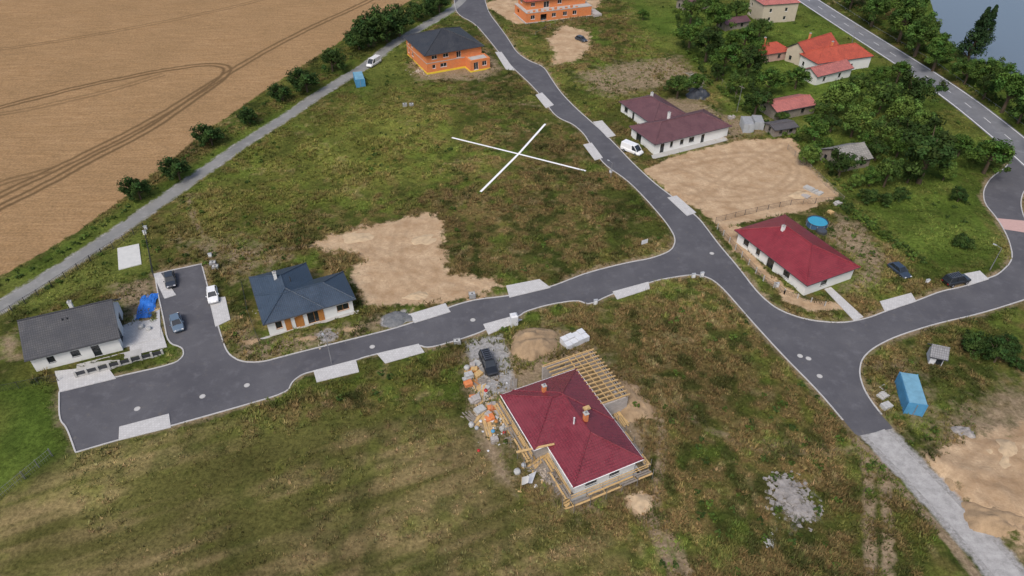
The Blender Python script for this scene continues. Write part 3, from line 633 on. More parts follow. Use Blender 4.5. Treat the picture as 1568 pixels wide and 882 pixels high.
# big red roof under construction
e,L,D,loc=hframe("red_roof_house_under_construction",(878,747),(986,703),(889,562),3.0); ov=.7
m=MB(); y1=D*.40
room(m,ov,ov,L-ov,D-ov,0,2.82,{'f':[(1.5,3.2,.9,2.2,'w'),(5,6.5,.9,2.2,'w')],'r':[(3,4.6,.9,2.2,'w'),(8,10,.1,2.2,'w')]},render_white)
room(m,-1.2,y1+ov,ov-.02,D-ov-.03,0,2.82,{'l':[(2,3.5,.9,2.2,'w'),(5,7,.1,2.2,'o')]},grey_block)
m.box(-.1,-.1,0,L-.3,ov-.01,.5,concrete); m.box(L-ov+.01,-.1,0,L-.1,D*.6,.5,concrete)
m.build("walls",e); m=MB(); hip(m,0,0,L,D,3,24,RT['red'],fas=frame_white); hip(m,-1.9,y1,L-.05,D-.05,3.03,24,RT['red'],fas=frame_white); m.build("roof",e)
m=MB(); chimney(m,L*.55,7.2,4.7,6.4,.55,orange_block); chimney(m,L*.32,D-3.2,4.2,5.6,.5,orange_block); m.cyl((L*.4,7.5,4.8),(L*.4,7.5,6.0),.12,.12,plastic_white,8)
m.box(L*.62,8.6,5.0,L*.62+.9,9.2,5.25,wood); m.build("chimney",e)
m=MB(); bx1,by1=loc(905,535,2.7); fx,fy=loc(962,607,2.7); lx,ly=loc(832,563,2.7)
wall_run(m,(bx1,fy),(bx1,by1),0,2.7,.35,[(2,3.5,.9,2.2,'o')],grey_block); wall_run(m,(bx1-.36,by1),(lx,by1),0,2.7,.35,[(1.5,2.5,.9,2.2,'o'),(4,5,.9,2.2,'o')],grey_block)
wall_run(m,(L-.5,fy),(bx1-.36,fy),0,2.7,.35,[],grey_block)
m.build("extension_walls",e); m=MB()
nb=int((by1-fy)/.75)
for i in range(nb+1):
    y=fy+.2+i*(by1-fy-.4)/nb
    x0=L-.3 if y<D-.2 else lx+.3
    m.beam((x0,y,3.05 if y<D else 2.85),(bx1+.35,y,2.82),.14,.22,wood)
m.beam((L+.15,fy,2.68),(L+.15,by1,2.68),.16,.10,wood); m.beam((lx,by1-.2,2.74),(bx1+.2,by1-.2,2.74),.2,.07,wood); m.beam((bx1-.2,fy,2.64),(bx1-.2,by1,2.64),.2,.12,wood)
for k in range(3): x=L+1+k*1.1; m.beam((x,fy,3.08),(x,by1,3.03),.1,.06,wood)
m.build("rafters",e)
m=MB() # scaffold around left side and front
def bay(x0,y0,x1,y1,z,w2,seed):
    r=random.Random(seed); a=Vector((x0,y0,0));c=Vector((x1,y1,0)); d=(c-a).normalized(); n=Vector((-d.y,d.x,0)); L_=(c-a).length; k=max(1,round(L_/2.2))
    for i in range(k+1):
        p=a+d*(L_*i/k)
        for s in (0,w2):
            q=p+n*s; m.cyl(q,q+Vector((0,0,z+1.05)),.04,.04,steel,6)
        m.beam(p+Vector((0,0,z-.08)),p+n*w2+Vector((0,0,z-.08)),.06,.06,wood)
        if i<k: m.beam(p+Vector((0,0,.1)),p+d*(L_/k)+Vector((0,0,z)),.05,.05,steel)
    for j in range(3):
        o=w2*(j+.2)/3
        for i in range(k):
            if r.random()<.15: continue
            s0=L_*i/k+r.uniform(-.2,.2); m.beam(a+n*(o+.1)+d*s0+Vector((0,0,z)),a+n*(o+.1)+d*(s0+L_/k-.05)+Vector((0,0,z+r.uniform(0,.04))),.24,.05,wood if r.random()<.6 else wood_grey)
    for zz in (z+.5,z+1.0): m.beam(a+Vector((0,0,zz)),c+Vector((0,0,zz)),.12,.03,wood)
bay(-2.3,D-.5,-2.3,y1-.4,1.9,-1.1,3) ; bay(-.4,y1-.8,-.4,-.2,1.7,-1.1,4); bay(L+.6,-.5,-.6,-.5,1.3,1.0,5); bay(L+.4,8,L+.4,0,1.2,.9,6)
m.beam((-3.9,y1+1,2.6),(.8,y1-.5,3.5),.3,.07,wood)
m.build("scaffold",e)
# brown roofs
e,L,D,loc=hframe("brown_roof_bungalow",(1003,222),(1121,193),(1086,165),2.8); ov=.5
m=MB(); room(m,ov,ov,L-ov,D-ov,0,2.64,{'f':[(1.5,2.6,.05,2.3,'w'),(4.2,5.0,.9,2.3,'w'),(7,8,.9,2.2,'w'),(9.5,11,.9,2.2,'w'),(13,14,.05,2.2,'w')],'l':[(2,4,.05,2.3,'w')]},render_white)
ax,ay=loc(985,181,2.8); cx_,cy_=loc(1028,138,2.8); ax2,_=loc(1062,166,2.8)
ay=D-.3; x0=ax; x1=ax+min(11,max(8,ax2-ax)); cy_=max(cy_,ay+7)
room(m,x0+ov,ay+ov,x1-ov,cy_-ov,0,2.64,{'l':[(1.5,3,.9,2.2,'w'),(5,5.9,.05,2.2,'w')],'f':[]},render_white)
m.build("walls",e); m=MB(); hip(m,0,0,L,D,2.8,24,RT['brown']); hip(m,x0,ay-1.5,x1,cy_,2.78,24,RT['brown']); m.build("roof",e)
m=MB(); chimney(m,L*.42,D*.75,3.9,5.5); chimney(m,(x0+x1)/2+1,cy_-4.5,4,5.6); m.build("chimney",e)
m=MB(); m.box(-.8,-1.2,0,L+.3,ov-.02,.1,concrete); m.build("plinth_path",e)
# red roof
e,L,D,loc=hframe("red_roof_bungalow",(1236,438),(1318,409),(1214,325),2.8); ov=.6
m=MB(); room(m,ov,ov,L-ov,D-ov,0,2.64,{'f':[(3.5,5,.9,2.2,'w')],'l':[(1.6,3,.9,2.2,'w'),(5,6,.9,2.2,'w'),(8,9.6,.05,2.2,'w'),(12,13.5,.9,2.2,'w')],'r':[(3,5,.9,2.2,'w')]},render_white)
m.build("walls",e); m=MB(); hip(m,0,0,L,D,2.8,24,RT['red5']); m.build("roof",e)
m=MB(); chimney(m,L*.42,D*.66,4.4,6.0); m.build("chimney",e)
# orange two-storey
e,L,D,loc=hframe("orange_brick_house",(650,86),(742,70),(713,40),5.6); ov=.7
m=MB(); lo_={'f':[(1.6,2.6,.9,2,'w'),(4,6,.9,2,'w')],'l':[(1,2,.9,2.1,'w'),(4,5.5,.9,2.1,'w')]}; hi_={'f':[(1.6,3.2,.8,1.9,'w'),(5,6.6,.8,1.9,'w'),(9,10.4,.1,1.9,'w')],'l':[(1,2.2,.8,1.9,'w'),(4,5.5,.8,1.9,'w')],'r':[(2,3.5,.8,1.9,'w')]}
room(m,ov,ov,L-ov,D-ov,.5,3.0,lo_,orange_block,.4,frame_white); m.box(ov-.03,ov-.03,3.002,L-ov+.03,D-ov+.03,3.2,concrete); room(m,ov,ov,L-ov,D-ov,3.202,5.42,hi_,orange_block,.4,frame_white)
m.box(ov-.08,ov-.08,0,L-ov+.08,D-ov+.08,.498,yellow)
m.build("walls",e)
m=MB(); room(m,L-ov-5.2,-3.2,L-ov+.8,ov-.09,.402,3.3,{'f':[(1,2.4,.1,2.2,'w'),(3.6,5,.9,2.2,'w')]},orange_block,.4,frame_white); m.box(L-ov-5.3,-3.3,0,L-ov+.9,ov-.1,.4,yellow)
m.box(L-ov-4.8,-2.8,2.95,L-ov+.4,ov-.1,3.1,concrete); m.build("porch",e)
m=MB(); hip(m,0,0,L,D,5.6,22,RT['dark']); m.build("roof",e); m=MB(); chimney(m,L*.5,D*.55,6.8,8.2,.5,orange_block); m.build("chimney",e)
# clay-block house going up at the top
a=G(806,37);c=G(905,25); ang=math.atan2((c-a).y,(c-a).x); e=empty("orange_clay_block_house",frame_at(a,ang)); L=(c-a).length; D=11
m=MB(); room(m,0,0,L,D,.4,3.3,{'f':[(1.5,3,.9,2.2,'w'),(5,7.2,.05,2.2,'o'),(9,10.5,.9,2.2,'w'),(13,14.5,.9,2.2,'w'),(16.5,18,.9,2.2,'w')],'l':[(2,4,.9,2.2,'o')],'r':[(2,3.5,.9,2.2,'w')]},orange_block,.4,frame_white)
m.box(-.3,-.3,0,L+.3,D+.3,.398,concrete); m.box(-.05,-.05,3.302,L+.05,D+.05,3.52,concrete)
room(m,1.2,3.0,L-1.0,D,3.522,6.1,{'f':[(1.5,3,.9,2.1,'w'),(6,8,.1,2.1,'w'),(11,12.5,.9,2.1,'w')],'l':[(2,4,.9,2.1,'w')],'r':[(2,3.5,.9,2.1,'w')]},orange_block,.4,frame_white)
m.build("walls",e); m=MB(); hip(m,.5,2.3,L-.3,D+.7,6.25,20,RT['org']); m.build("roof",e)
m=MB(); m.box(L+.31,-2,0,L+3,4,1.1,grey_block); m.box(L*.3,-2.2,0,L*.9,-.31,.25,concrete)
for i in range(10): m.box(.5+i*1.9,.1,3.523,1.3+i*1.9,.5,3.523+.25*(1+i%3),orange_block)
m.build("loose_blocks",e)
# small houses right
def simple(name,A,B,D,z,pitch,roof,wallm,gable=None,ov=.35,ops=None,ch=True,fr=None):
    a=G(*A,z);b_=G(*B,z); d=b_-a; L=d.length; ang=math.atan2(d.y,d.x); e=empty(name,frame_at(a,ang)); m=MB(); t=.3
    if ops is None: ops={'f':[(L*.18,L*.18+.9,.9,2.1,'w'),(L*.6,L*.6+1,.9,2.1,'w')],'r':[(1.2,2.1,.9,2.1,'w')],'l':[(1.2,2.1,.9,2.1,'w')]}
    if z>5:
        room(m,ov,ov,L-ov,D-ov,0,2.7,ops,wallm,t,frame_white); room(m,ov,ov,L-ov,D-ov,2.702,z-.16,ops,wallm,t,frame_white)
    else: room(m,ov,ov,L-ov,D-ov,0,z-.16,ops,wallm,t,fr)
    if gable:
        tn=math.tan(math.radians(pitch)); zt=z+tn*D/2-.22
        for x0,x1 in ((ov,ov+t),(L-ov-t,L-ov)): m.add([(x0,ov,z-.158),(x0,D-ov,z-.158),(x0,D/2,zt),(x1,ov,z-.158),(x1,D-ov,z-.158),(x1,D/2,zt)],[(0,2,1),(3,4,5),(0,3,5,2),(1,2,5,4)],wallm)
    m.build("walls",e); m=MB(); hip(m,0,0,L,D,z,pitch,roof,gable=gable); m.build("roof",e)
    if ch: m=MB(); chimney(m,L*.4,D*.6,z+.8,z+pitch*.06+1.6,.45,orange_block); m.build("chimney",e)
    return e,L
beige=M("beige_render",(.50,.44,.34),.85,.1,1,.1); pinkr=M("pink_render",(.45,.30,.25),.85,.1,1,.1)
simple("beige_villa",(1170,8),(1226,4),10,6.2,30,RT['pink'],beige,None)
simple("red_roof_cottage",(1160,86),(1213,78),6.8,2.6,30,RT['org'],pinkr)
simple("orange_roof_farmhouse",(1252,98),(1338,86),8,3.6,35,RT['org'],render_white)
simple("orange_roof_farmhouse",(1234,84),(1285,68),7,3.9,35,RT['org'],beige,'x')
simple("brown_roof_annex",(1252,118),(1308,104),6,2.8,25,RT['pink'],render_white,'x',ch=False)
simple("faded_red_roof_cabin",(1190,172),(1253,160),7,2.6,18,RT['pink'],wood_grey,'x',ch=False)
simple("open_garden_shelter",(1187,200),(1224,194),4.5,2.2,12,ROOF("roof_tin_dark",(.10,.09,.09),.5),wood_grey,'x',ch=False)
simple("wooden_shed",(1290,252),(1338,242),7.5,2.5,28,ROOF("roof_old_grey",(.24,.23,.21),.8,.6,.5),wood_grey,'x',ch=False)
simple("brown_roof_barn",(1112,38),(1150,32),5,2.4,22,RT['brown'],wood_grey,'x',ch=False)
simple("brown_roof_barn",(1050,8),(1090,2),6,2.6,25,RT['brown'],wood_grey,'x',ch=False)
simple("garden_hut",(1424,546),(1452,552),3.0,2.0,38,ROOF("roof_grey_felt",(.20,.20,.21),.7),plastic_white,'x',ch=False,ops={'f':[(.8,1.7,.3,1.5,'w')]})
# ------------------------------------------------------------------ containers, sheds
def container(name,px,py,dx,dy,L,Wd,Hh,mat,roofm):
    ang=pxdir(px,py,dx,dy); p=G(px,py,Hh*.6); e=empty(name,frame_at(p,ang)); m=MB(); m.box(-L/2,-Wd/2,.12,L/2,Wd/2,Hh,mat); m.build("body",e); m=MB()
    n=int(L/.35)
    for i in range(n):
        x=-L/2+.12+i*(L-.24)/n
        for y in (-Wd/2-.05,Wd/2+.001): m.box(x,y,.3,x+.16,y+.05,Hh-.2,mat)
    for sx in (-1,1):
        for sy in (-1,1): m.box(sx*(L/2)-.07,sy*(Wd/2)-.07,0,sx*L/2+.07,sy*Wd/2+.07,Hh+.02,mat)
    m.box(-L/2-.03,-.9,.3,-L/2-.003,-.1,Hh-.3,frame_dark); m.box(L/2+.004,-.05,.2,L/2+.04,.05,Hh-.2,steel); m.build("ribs_and_doors",e)
    m=MB(); m.box(-L/2+.05,-Wd/2+.05,Hh+.003,L/2-.05,Wd/2-.05,Hh+.06,roofm); m.build("roof_panel",e)
lb=M("pale_blue_paint",(.16,.33,.44),.55,.25,1,.05)
container("blue_shipping_container",1395,602,14,46,6.0,2.4,2.5,bluep,lb)
container("blue_storage_container",550,121,8,24,5.5,2.4,2.4,bluep,lb)
gp=M("grey_paint",(.36,.38,.40),.6,.15,1,.05); container("grey_site_cabin",1144,190,6,14,4.5,2.3,2.4,gp,M("grey_roofing",(.30,.31,.32),.7)); container("grey_site_cabin",1160,187,6,14,4.0,2.2,2.2,gp,M("grey_roofing",(.30,.31,.32),.7))
# ------------------------------------------------------------------ vehicles
def paint(n,c):
    m=M(n,c,.28,.03,1,0,0,.6)
    m.node_tree.nodes['Principled BSDF'].inputs['Coat Weight'].default_value=.6
    return m
lampw=M("headlamp",(.7,.7,.72),.2,.05,3,0); lampr=M("tail_lamp",(.35,.02,.02),.3,.1,3,0)
def vehicle(name,px,py,dx,dy,mat,kind='car'):
    ang=pxdir(px,py,dx,dy); p=G(px,py,.8); e=empty(name,frame_at(p,ang,.015))
    if kind=='car': L,Wd,zb,zr=4.35,1.78,.92,1.46; st=[(-2.17,.50,.80,.80),(-2.08,.36,.90,.95),(-1.5,.30,.93,1),(-.2,.28,.92,1),(.9,.28,.93,1),(1.5,.30,.84,.98),(2.0,.34,.72,.93),(2.17,.42,.60,.78)]; cab=(-1.85,1.05,-1.35,.25)
    elif kind=='suv': L,Wd,zb,zr=4.9,1.95,1.08,1.82; st=[(-2.45,.55,1.0,.86),(-2.35,.42,1.08,.97),(-1.5,.38,1.1,1),(.9,.38,1.08,1),(1.6,.4,1.02,.98),(2.3,.42,.92,.92),(2.45,.5,.75,.8)]; cab=(-2.35,1.2,-2.1,.45)
    else: L,Wd,zb,zr=5.3,2.0,1.15,2.2; st=[(-2.65,.5,1.15,.92),(-2.55,.38,1.17,.99),(-1,.36,1.16,1),(1.3,.36,1.15,1),(2.0,.38,1.08,.97),(2.5,.42,.95,.9),(2.65,.5,.75,.8)]; cab=(-2.6,1.95,-2.5,.95)
    w2=Wd/2; m=MB(); secs=[]
    for x,z0,z1,k in st:
        w_=w2*k; secs.append([(x,-w_*.9,z0),(x,-w_,z0+.18),(x,-w_,z1-.16),(x,-w_*.88,z1),(x,0,z1+.03),(x,w_*.88,z1),(x,w_,z1-.16),(x,w_,z0+.18),(x,w_*.9,z0)][::-1])
    m.loft(secs,mat); m.build("body",e)
    x0,x1,t0,t1=cab; bw=w2*.86; tw=w2*.70 if kind!='van' else w2*.84
    base=[(x0,-bw,zb-.04),(x1,-bw,zb-.04),(x1,bw,zb-.04),(x0,bw,zb-.04)]; top=[(t0,-tw,zr),(t1,-tw,zr),(t1,tw,zr),(t0,tw,zr)]
    m=MB(); m.loft([base,top],glass); m.build("windows",e)
    m=MB(); rf=[(t0-.04,-tw-.02),(t1+.05,-tw-.02),(t1+.05,tw+.02),(t0-.04,tw+.02)]
    m.loft([[(x,y,zr+.002) for x,y in rf],[(x*.98+.0,y*.93,zr+.06) for x,y in rf]],mat)
    for q in range(4): m.beam(Vector(base[q]),Vector(top[q])+Vector((0,0,.02)),.09,.09,mat)
    xm=(t0+t1)/2
    for sy in (-1,1): m.beam((xm+.1,sy*(bw+.003),zb),(xm+.05,sy*(tw+.01),zr),.09,.05,mat)
    if kind=='van':
        for sy in (-1,1):
            m.add([(x0-.01,sy*(bw+.02),zb-.04),(.5,sy*(bw+.02),zb-.04),(.35,sy*(tw+.02),zr+.003),(t0-.02,sy*(tw+.02),zr+.003)],[(0,1,2,3)],mat)
        m.add([(x0-.02,-bw,zb-.04),(x0-.02,bw,zb-.04),(t0-.03,tw,zr),(t0-.03,-tw,zr)],[(0,1,2,3)],mat)
    for sy in (-1,1): m.box(x1-.45,sy*(w2+.08)-.08,zb,x1-.3,sy*(w2+.08)+.08,zb+.14,mat)
    m.build("roof_and_pillars",e)
    m=MB(); r=.33 if kind=='car' else .37; wb=L*.30
    for sx in (-1,1):
        for sy in (-1,1):
            m.cyl((sx*wb,sy*(w2-.2),r),(sx*wb,sy*(w2+.01),r),r,r,tyre,16); m.cyl((sx*wb,sy*(w2+.008),r),(sx*wb,sy*(w2+.025),r),r*.6,r*.55,hub,10)
    m.build("wheels",e)
    m=MB()
    for sy in (-1,1):
        m.box(L/2-.20,sy*w2*.62-.16,.58,L/2-.02,sy*w2*.62+.16,.72,lampw); m.box(-L/2-.012,sy*w2*.66-.14,.66,-L/2+.12,sy*w2*.66+.14,.84,lampr)
    m.build("lamps",e)
    if kind=='suv':
        m=MB()
        for sy in (-.55,.55): m.box(-2.0,sy-.03,zr+.14,.4,sy+.03,zr+.19,hub)
        for i in range(6): m.box(-1.9+i*.42,-.6,zr+.195,-1.85+i*.42,.6,zr+.23,hub)
        for sx in (-1.8,.2):
            for sy in (-.55,.55): m.box(sx-.03,sy-.03,zr+.04,sx+.03,sy+.03,zr+.14,hub)
        m.build("roof_rack",e)
vehicle("dark_car",260,427,3,20,paint("paint_dark",(.03,.035,.045)))
vehicle("white_car",325,450,3,22,paint("paint_white",(.8,.8,.8)))
vehicle("blue_grey_car",270,493,6,20,paint("paint_bluegrey",(.12,.17,.23)))
vehicle("black_suv",748,556,15,36,paint("paint_black",(.015,.016,.018)),'suv')
vehicle("dark_car",1378,413,28,22,paint("paint_dark2",(.03,.045,.07)))
vehicle("black_van",1465,428,32,-7,paint("paint_black",(.015,.016,.018)),'suv')
vehicle("dark_car",890,59,10,4,paint("paint_dark",(.03,.035,.045)))
vehicle("white_van",968,229,32,13,paint("paint_white",(.8,.8,.8)),'van')
vehicle("white_van",572,96,-18,11,paint("paint_white",(.8,.8,.8)),'van')
# ------------------------------------------------------------------ site objects
def at(px,py,z=0): return G(px,py,z)
def pal(name,px,py,ang,L,Wd,Hh,mat,n=3):
    p=at(px,py,Hh/2); e=empty(name,frame_at(p,ang)); m=MB()
    for i in range(3): m.box(-L/2,-Wd/2+i*(Wd-.1)/2,0,L/2,-Wd/2+.1+i*(Wd-.1)/2,.1,wood)
    m.box(-L/2,-Wd/2,.102,L/2,Wd/2,.13,wood); m.build("pallet",e); m=MB(); k=max(2,int(L/.4))
    for i in range(k):
        for j in range(n):
            h=(Hh-.14)/n; a=-L/2+i*L/k; off=random.uniform(-.03,.03)
            if j==n-1 and random.random()<.3: continue
            m.box(a+.01,-Wd/2+.03+off,.135+j*h,a+L/k-.01,Wd/2-.03+off,.135+(j+1)*h-.01,mat)
    m.build("stack",e)
def planks(name,px,py,ang,L,n,mat):
    p=at(px,py,.2); m=MB()
    for i in range(n):
        a=random.gauss(0,.16); x=random.uniform(-.3,.3); y=(i%4)*.28-.4; z=.08+(i//4)*.06
        m.beam((x-math.cos(a)*L/2,y-math.sin(a)*L/2,z),(x+math.cos(a)*L/2,y+math.sin(a)*L/2,z+random.random()*.1),.2,.05,mat)
    m.build(name,None,frame_at(p,ang))
def sack(name,px,py,s,mat):
    p=at(px,py,s/2); r=random.Random(px); v=[];f=[];n=10;k=6
    for j in range(k):
        t=j/(k-1); w_=s*.55*(1-.25*(2*t-1)**4)
        for i in range(n):
            a=6.283*i/n; q=(abs(math.cos(a))**3+abs(math.sin(a))**3)**(-1/3.)
            v.append((math.cos(a)*w_*q*(1+r.uniform(-.07,.07)),math.sin(a)*w_*q*(1+r.uniform(-.07,.07)),t*s*.9))
    for j in range(k-1):
        for i in range(n): f.append((j*n+i,j*n+(i+1)%n,(j+1)*n+(i+1)%n,(j+1)*n+i))
    f.append([(k-1)*n+i for i in range(n)]); m=MB(); m.add(v,f,mat,True); m.build(name,None,frame_at(p,r.random()))
hang=math.atan2((G(985,703)-G(878,747)).y,(G(985,703)-G(878,747)).x)
pal("pallet_of_blocks",727,612,hang,1.6,1.1,.9,grey_block); pal("pallet_of_blocks",735,628,hang+.2,1.5,1.2,.7,bag); pal("pallet_of_blocks",718,575,hang,1.2,1.,.9,bag); pal("pallet_of_blocks",717,588,hang,1.2,1.,.8,orange_block); pal("pallet_of_blocks",750,640,hang,1.2,1.,.7,orange_block); pal("pallet_of_blocks",765,632,hang+.1,1.2,1.,.6,grey_block)
for i,(x,y,a,l,n_,m_) in enumerate([(735,605,1.2,4,10,wood),(740,635,.6,4.5,12,wood),(722,640,2,3,8,wood_grey),(830,700,.3,4.5,12,wood),(800,672,1.5,5,8,wood),(815,720,0,3.5,8,wood_grey),(828,682,.35,4,5,wood),(786,590,1.1,3,6,wood_grey),(742,620,.2,3,6,wood),(748,655,1.4,3.5,7,wood),(730,590,1.6,3,5,wood_orange),(812,735,.9,3,6,wood),(845,735,1.9,4,6,wood_grey),(775,650,1.4,4,6,wood),(865,775,.1,4,5,wood),(930,778,.3,3.5,4,wood_grey),(900,500,.4,3,5,wood),(950,640,1.5,3,5,wood)]): planks("plank_stack",x,y,hang+a,l,n_,m_)
rc=random.Random(5)
for i in range(26):
    t=rc.random(); x=714+t*55+rc.uniform(-12,14); y=560+t*115+rc.uniform(-10,10)
    k=rc.random()
    if k<.35: planks("plank_stack",x,y,hang+rc.uniform(0,3),rc.uniform(1.5,3.5),rc.randint(3,7),rc.choice([wood,wood_grey,wood]))
    elif k<.7: pal("pallet_of_blocks",x,y,hang+rc.uniform(-.4,.4),rc.uniform(.8,1.4),rc.uniform(.7,1.0),rc.uniform(.3,.8),rc.choice([bag,grey_block,orange_block,wood,bag]))
    else: sheet("plasterboard_sheet",[G(x,y)+Vector((math.cos(a_)*w_,math.sin(a_)*w_)) for a_,w_ in ((.3,.9),(1.9,.8),(3.4,1.0),(5.1,.8))],.22,rc.choice([plastic_white,bag,wood_orange]),.08)
for i in range(10):
    x=800+rc.uniform(-8,50); y=700+rc.uniform(-20,55)
    planks("plank_stack",x,y,hang+rc.uniform(0,3),rc.uniform(2,3.5),rc.randint(3,6),rc.choice([wood,wood_grey]))
redp=M("red_plastic",(.4,.03,.03),.5)
for x,y,s,m_ in [(715,563,.8,bag),(722,650,.7,bag),(755,660,.5,bluep),(772,662,.4,redp),(792,722,.8,bag),(730,655,.5,gp),(733,690,.4,redp),(802,712,.6,gp),(760,645,.5,wood_orange),(744,598,.5,redp),(736,645,.4,plastic_white),(820,745,.5,plastic_white)]: sack("builders_bag",x,y,s,m_)
for px,py,L,W_ in ((880,519,4.2,2.2),):
    p=at(px,py,.8); e=empty("wrapped_insulation_stack",frame_at(p,hang+.1)); m=MB()
    for i in range(4):
        for j in range(2): m.box(-L/2+i*L/4+.02,-W_/2+j*W_/2+.02,.12,-L/2+(i+1)*L/4-.03,-W_/2+(j+1)*W_/2-.03,1.3+random.uniform(-.25,.1),plastic_white)
    m.build("packs",e); m=MB(); m.box(-L/2,-W_/2,0,L/2,W_/2,.118,wood); m.build("pallet",e)
# white flag on a leaning post at the front-left corner of the site
m=MB(); p=at(797,755); m.cyl((0,0,0),(.15,.1,3.2),.04,.03,wood,8)
m.add([(.15,.1,3.1),(.13,.09,1.5),(.55,.25,1.3),(1.0,.15,1.7),(1.15,.35,2.6),(.7,.3,2.9)],[(0,1,2,5),(2,3,4,5)],frame_white,True); m.build("white_flag",None,frame_at(p,.2))
m=MB(); p=at(803,742); m.add([(0,0,.3),(.9,.4,.5),(.6,1.6,.8),(.3,2.4,.4),(-.4,1.2,.25)],[(0,1,2,4),(4,2,3)],plastic_white,True); m.build("plastic_sheet",None,frame_at(p,-.6))
def toilet(px,py,ang,body,roof):
    p=at(px,py,1.1); e=empty("portable_toilet",frame_at(p,ang)); m=MB(); m.box(-.55,-.55,.1,.55,.55,2.1,body); m.box(-.6,-.6,0,.6,.6,.098,gp); m.build("cabin",e)
    m=MB(); m.box(-.4,-.585,.2,.4,-.553,2.0,body); m.box(.25,-.61,1.0,.33,-.587,1.1,frame_dark); m.build("door",e); m=MB(); m.loft([[(-.6,-.6,2.103),(.6,-.6,2.103),(.6,.6,2.103),(-.6,.6,2.103)],[(-.35,-.35,2.35),(.35,-.35,2.35),(.35,.35,2.35),(-.35,.35,2.35)]],roof); m.build("roof",e)
toilet(787,490,.25,plastic_white,plastic_white)
def ibc(px,py,ang=0.2):
    p=at(px,py,.6); e=empty("water_tank_cage",frame_at(p,ang)); m=MB(); m.box(-.5,-.4,.15,.5,.4,1.0,bag); m.cyl((0,0,1.0),(0,0,1.07),.15,.15,frame_dark,10); m.build("tank",e); m=MB()
    for x in np.linspace(-.54,.54,5):
        for y in (-.44,.44): m.box(x-.02,y-.02,0,x+.02,y+.02,1.1,steel)
    for z in (.35,.7,1.08):
        for y in (-.47,.465): m.box(-.56,y-.015,z,.56,y+.015,z+.03,steel)
    m.box(-.55,-.45,0,.55,.45,.13,wood_grey); m.build("cage",e)
for x,y in [(700,524),(723,452),(620,161),(630,161),(326,404),(330,410)]: ibc(x,y,.2)
pal("brick_stack",1352,606,.5,1.6,1.1,.7,concrete); pal("brick_stack",1357,622,.4,1.4,1.1,.8,bag); pal("brick_stack",1354,594,.5,1.2,1.,.4,concrete)
def cabinet(px,py,ang=.2,h=1.1,w_=.6):
    p=at(px,py,h/2); m=MB(); m.box(-w_/2,-.15,0,w_/2,.15,h,plastic_white); m.box(-w_/2-.04,-.19,h,w_/2+.04,.19,h+.05,gp); m.box(-w_/2+.05,-.165,.25,w_/2-.05,-.153,h-.08,frame_white); m.build("utility_cabinet",None,frame_at(p,ang))
for x,y in [(1062,423),(1075,421),(223,350),(222,357),(322,392),(912,463),(1190,437),(935,264),(1420,432)]: cabinet(x,y)
p=at(986,378); m=MB(); m.box(-.7,-.02,.7,.7,.02,1.6,plastic_white)
for x in (-.6,.6): m.box(x-.04,.021,0,x+.04,.10,1.7,wood)
m.build("sign_board",None,frame_at(p,.45))
sheet("concrete_slab",GP([(180,381),(213,374),(217,405),(182,414)]),.15,M("pale_slab",(.55,.55,.53),.8,.1),.14)
tarp=M("blue_tarp",(.03,.16,.55),.45,.2,1,.2)
p=at(226,470); v=[];f=[];nn=14
for j in range(nn):
    for i in range(nn):
        x=(i/(nn-1)-.5)*2.7;y=(j/(nn-1)-.5)*6.5; h=.45*math.exp(-((x/1.3)**4+(y/3.2)**4))*(.6+.4*math.sin(y*1.7)); v.append((x+random.uniform(-.12,.12),y+random.uniform(-.12,.12),.05+h+random.uniform(0,.2)))
for j in range(nn-1):
    for i in range(nn-1): f.append((j*nn+i,j*nn+i+1,(j+1)*nn+i+1,(j+1)*nn+i))
m=MB(); m.add(v,f,tarp); m.build("blue_tarpaulin",None,frame_at(p,.25))
planks("plank_stack",234,478,1.2,2.2,6,wood); sack("builders_bag",216,500,.8,bag); sack("builders_bag",228,503,.7,bag)
sheet("paved_patio",GP([(196,502),(245,496),(256,532),(200,545)]),.12,paver,.11)
p=at(1252,339,1.0); e=empty("round_pool",frame_at(p,0)); m=MB(); m.cyl((0,0,0),(0,0,1.1),1.95,1.95,M("pool_wall",(.06,.12,.22),.5),28,False); m.build("wall",e)
m=MB()
for i in range(28):
    a,c=6.283*i/28,6.283*(i+1)/28; m.add([(math.cos(a)*1.88,math.sin(a)*1.88,1.12),(math.cos(c)*1.88,math.sin(c)*1.88,1.12),(math.cos(c)*2.05,math.sin(c)*2.05,1.1),(math.cos(a)*2.05,math.sin(a)*2.05,1.1)],[(3,2,1,0)],frame_dark)
for i in range(10): a=.628*i; m.cyl((math.cos(a)*2.02,math.sin(a)*2.02,0),(math.cos(a)*2.02,math.sin(a)*2.02,1.1),.04,.04,gp,6)
m.build("rim",e); m=MB(); m.cyl((0,0,.9),(0,0,.95),1.87,1.87,M("pool_water",(.05,.30,.45),.1,.1,1,0),28); m.build("water",e)
p=at(1258,354,.5); m=MB(); m.cyl((0,0,0),(0,0,.7),1.1,1.0,frame_dark,18); m.cyl((0,0,.7),(0,0,.78),.85,.8,M("spa_cover",(.06,.07,.09),.6),18); m.build("hot_tub",None,frame_at(p,0))
pal("paving_slab_stack",1245,292,-.9,4,1.4,.7,concrete); pal("paving_slab_stack",1232,300,-.9,2,1.4,.5,grey_block); pal("brick_stack",1282,312,.3,1.6,1.,.9,concrete); pal("brick_stack",1120,180,.3,1.6,1.,.9,grey_block); pal("brick_stack",1272,325,.6,1.2,1.,.8,wood)
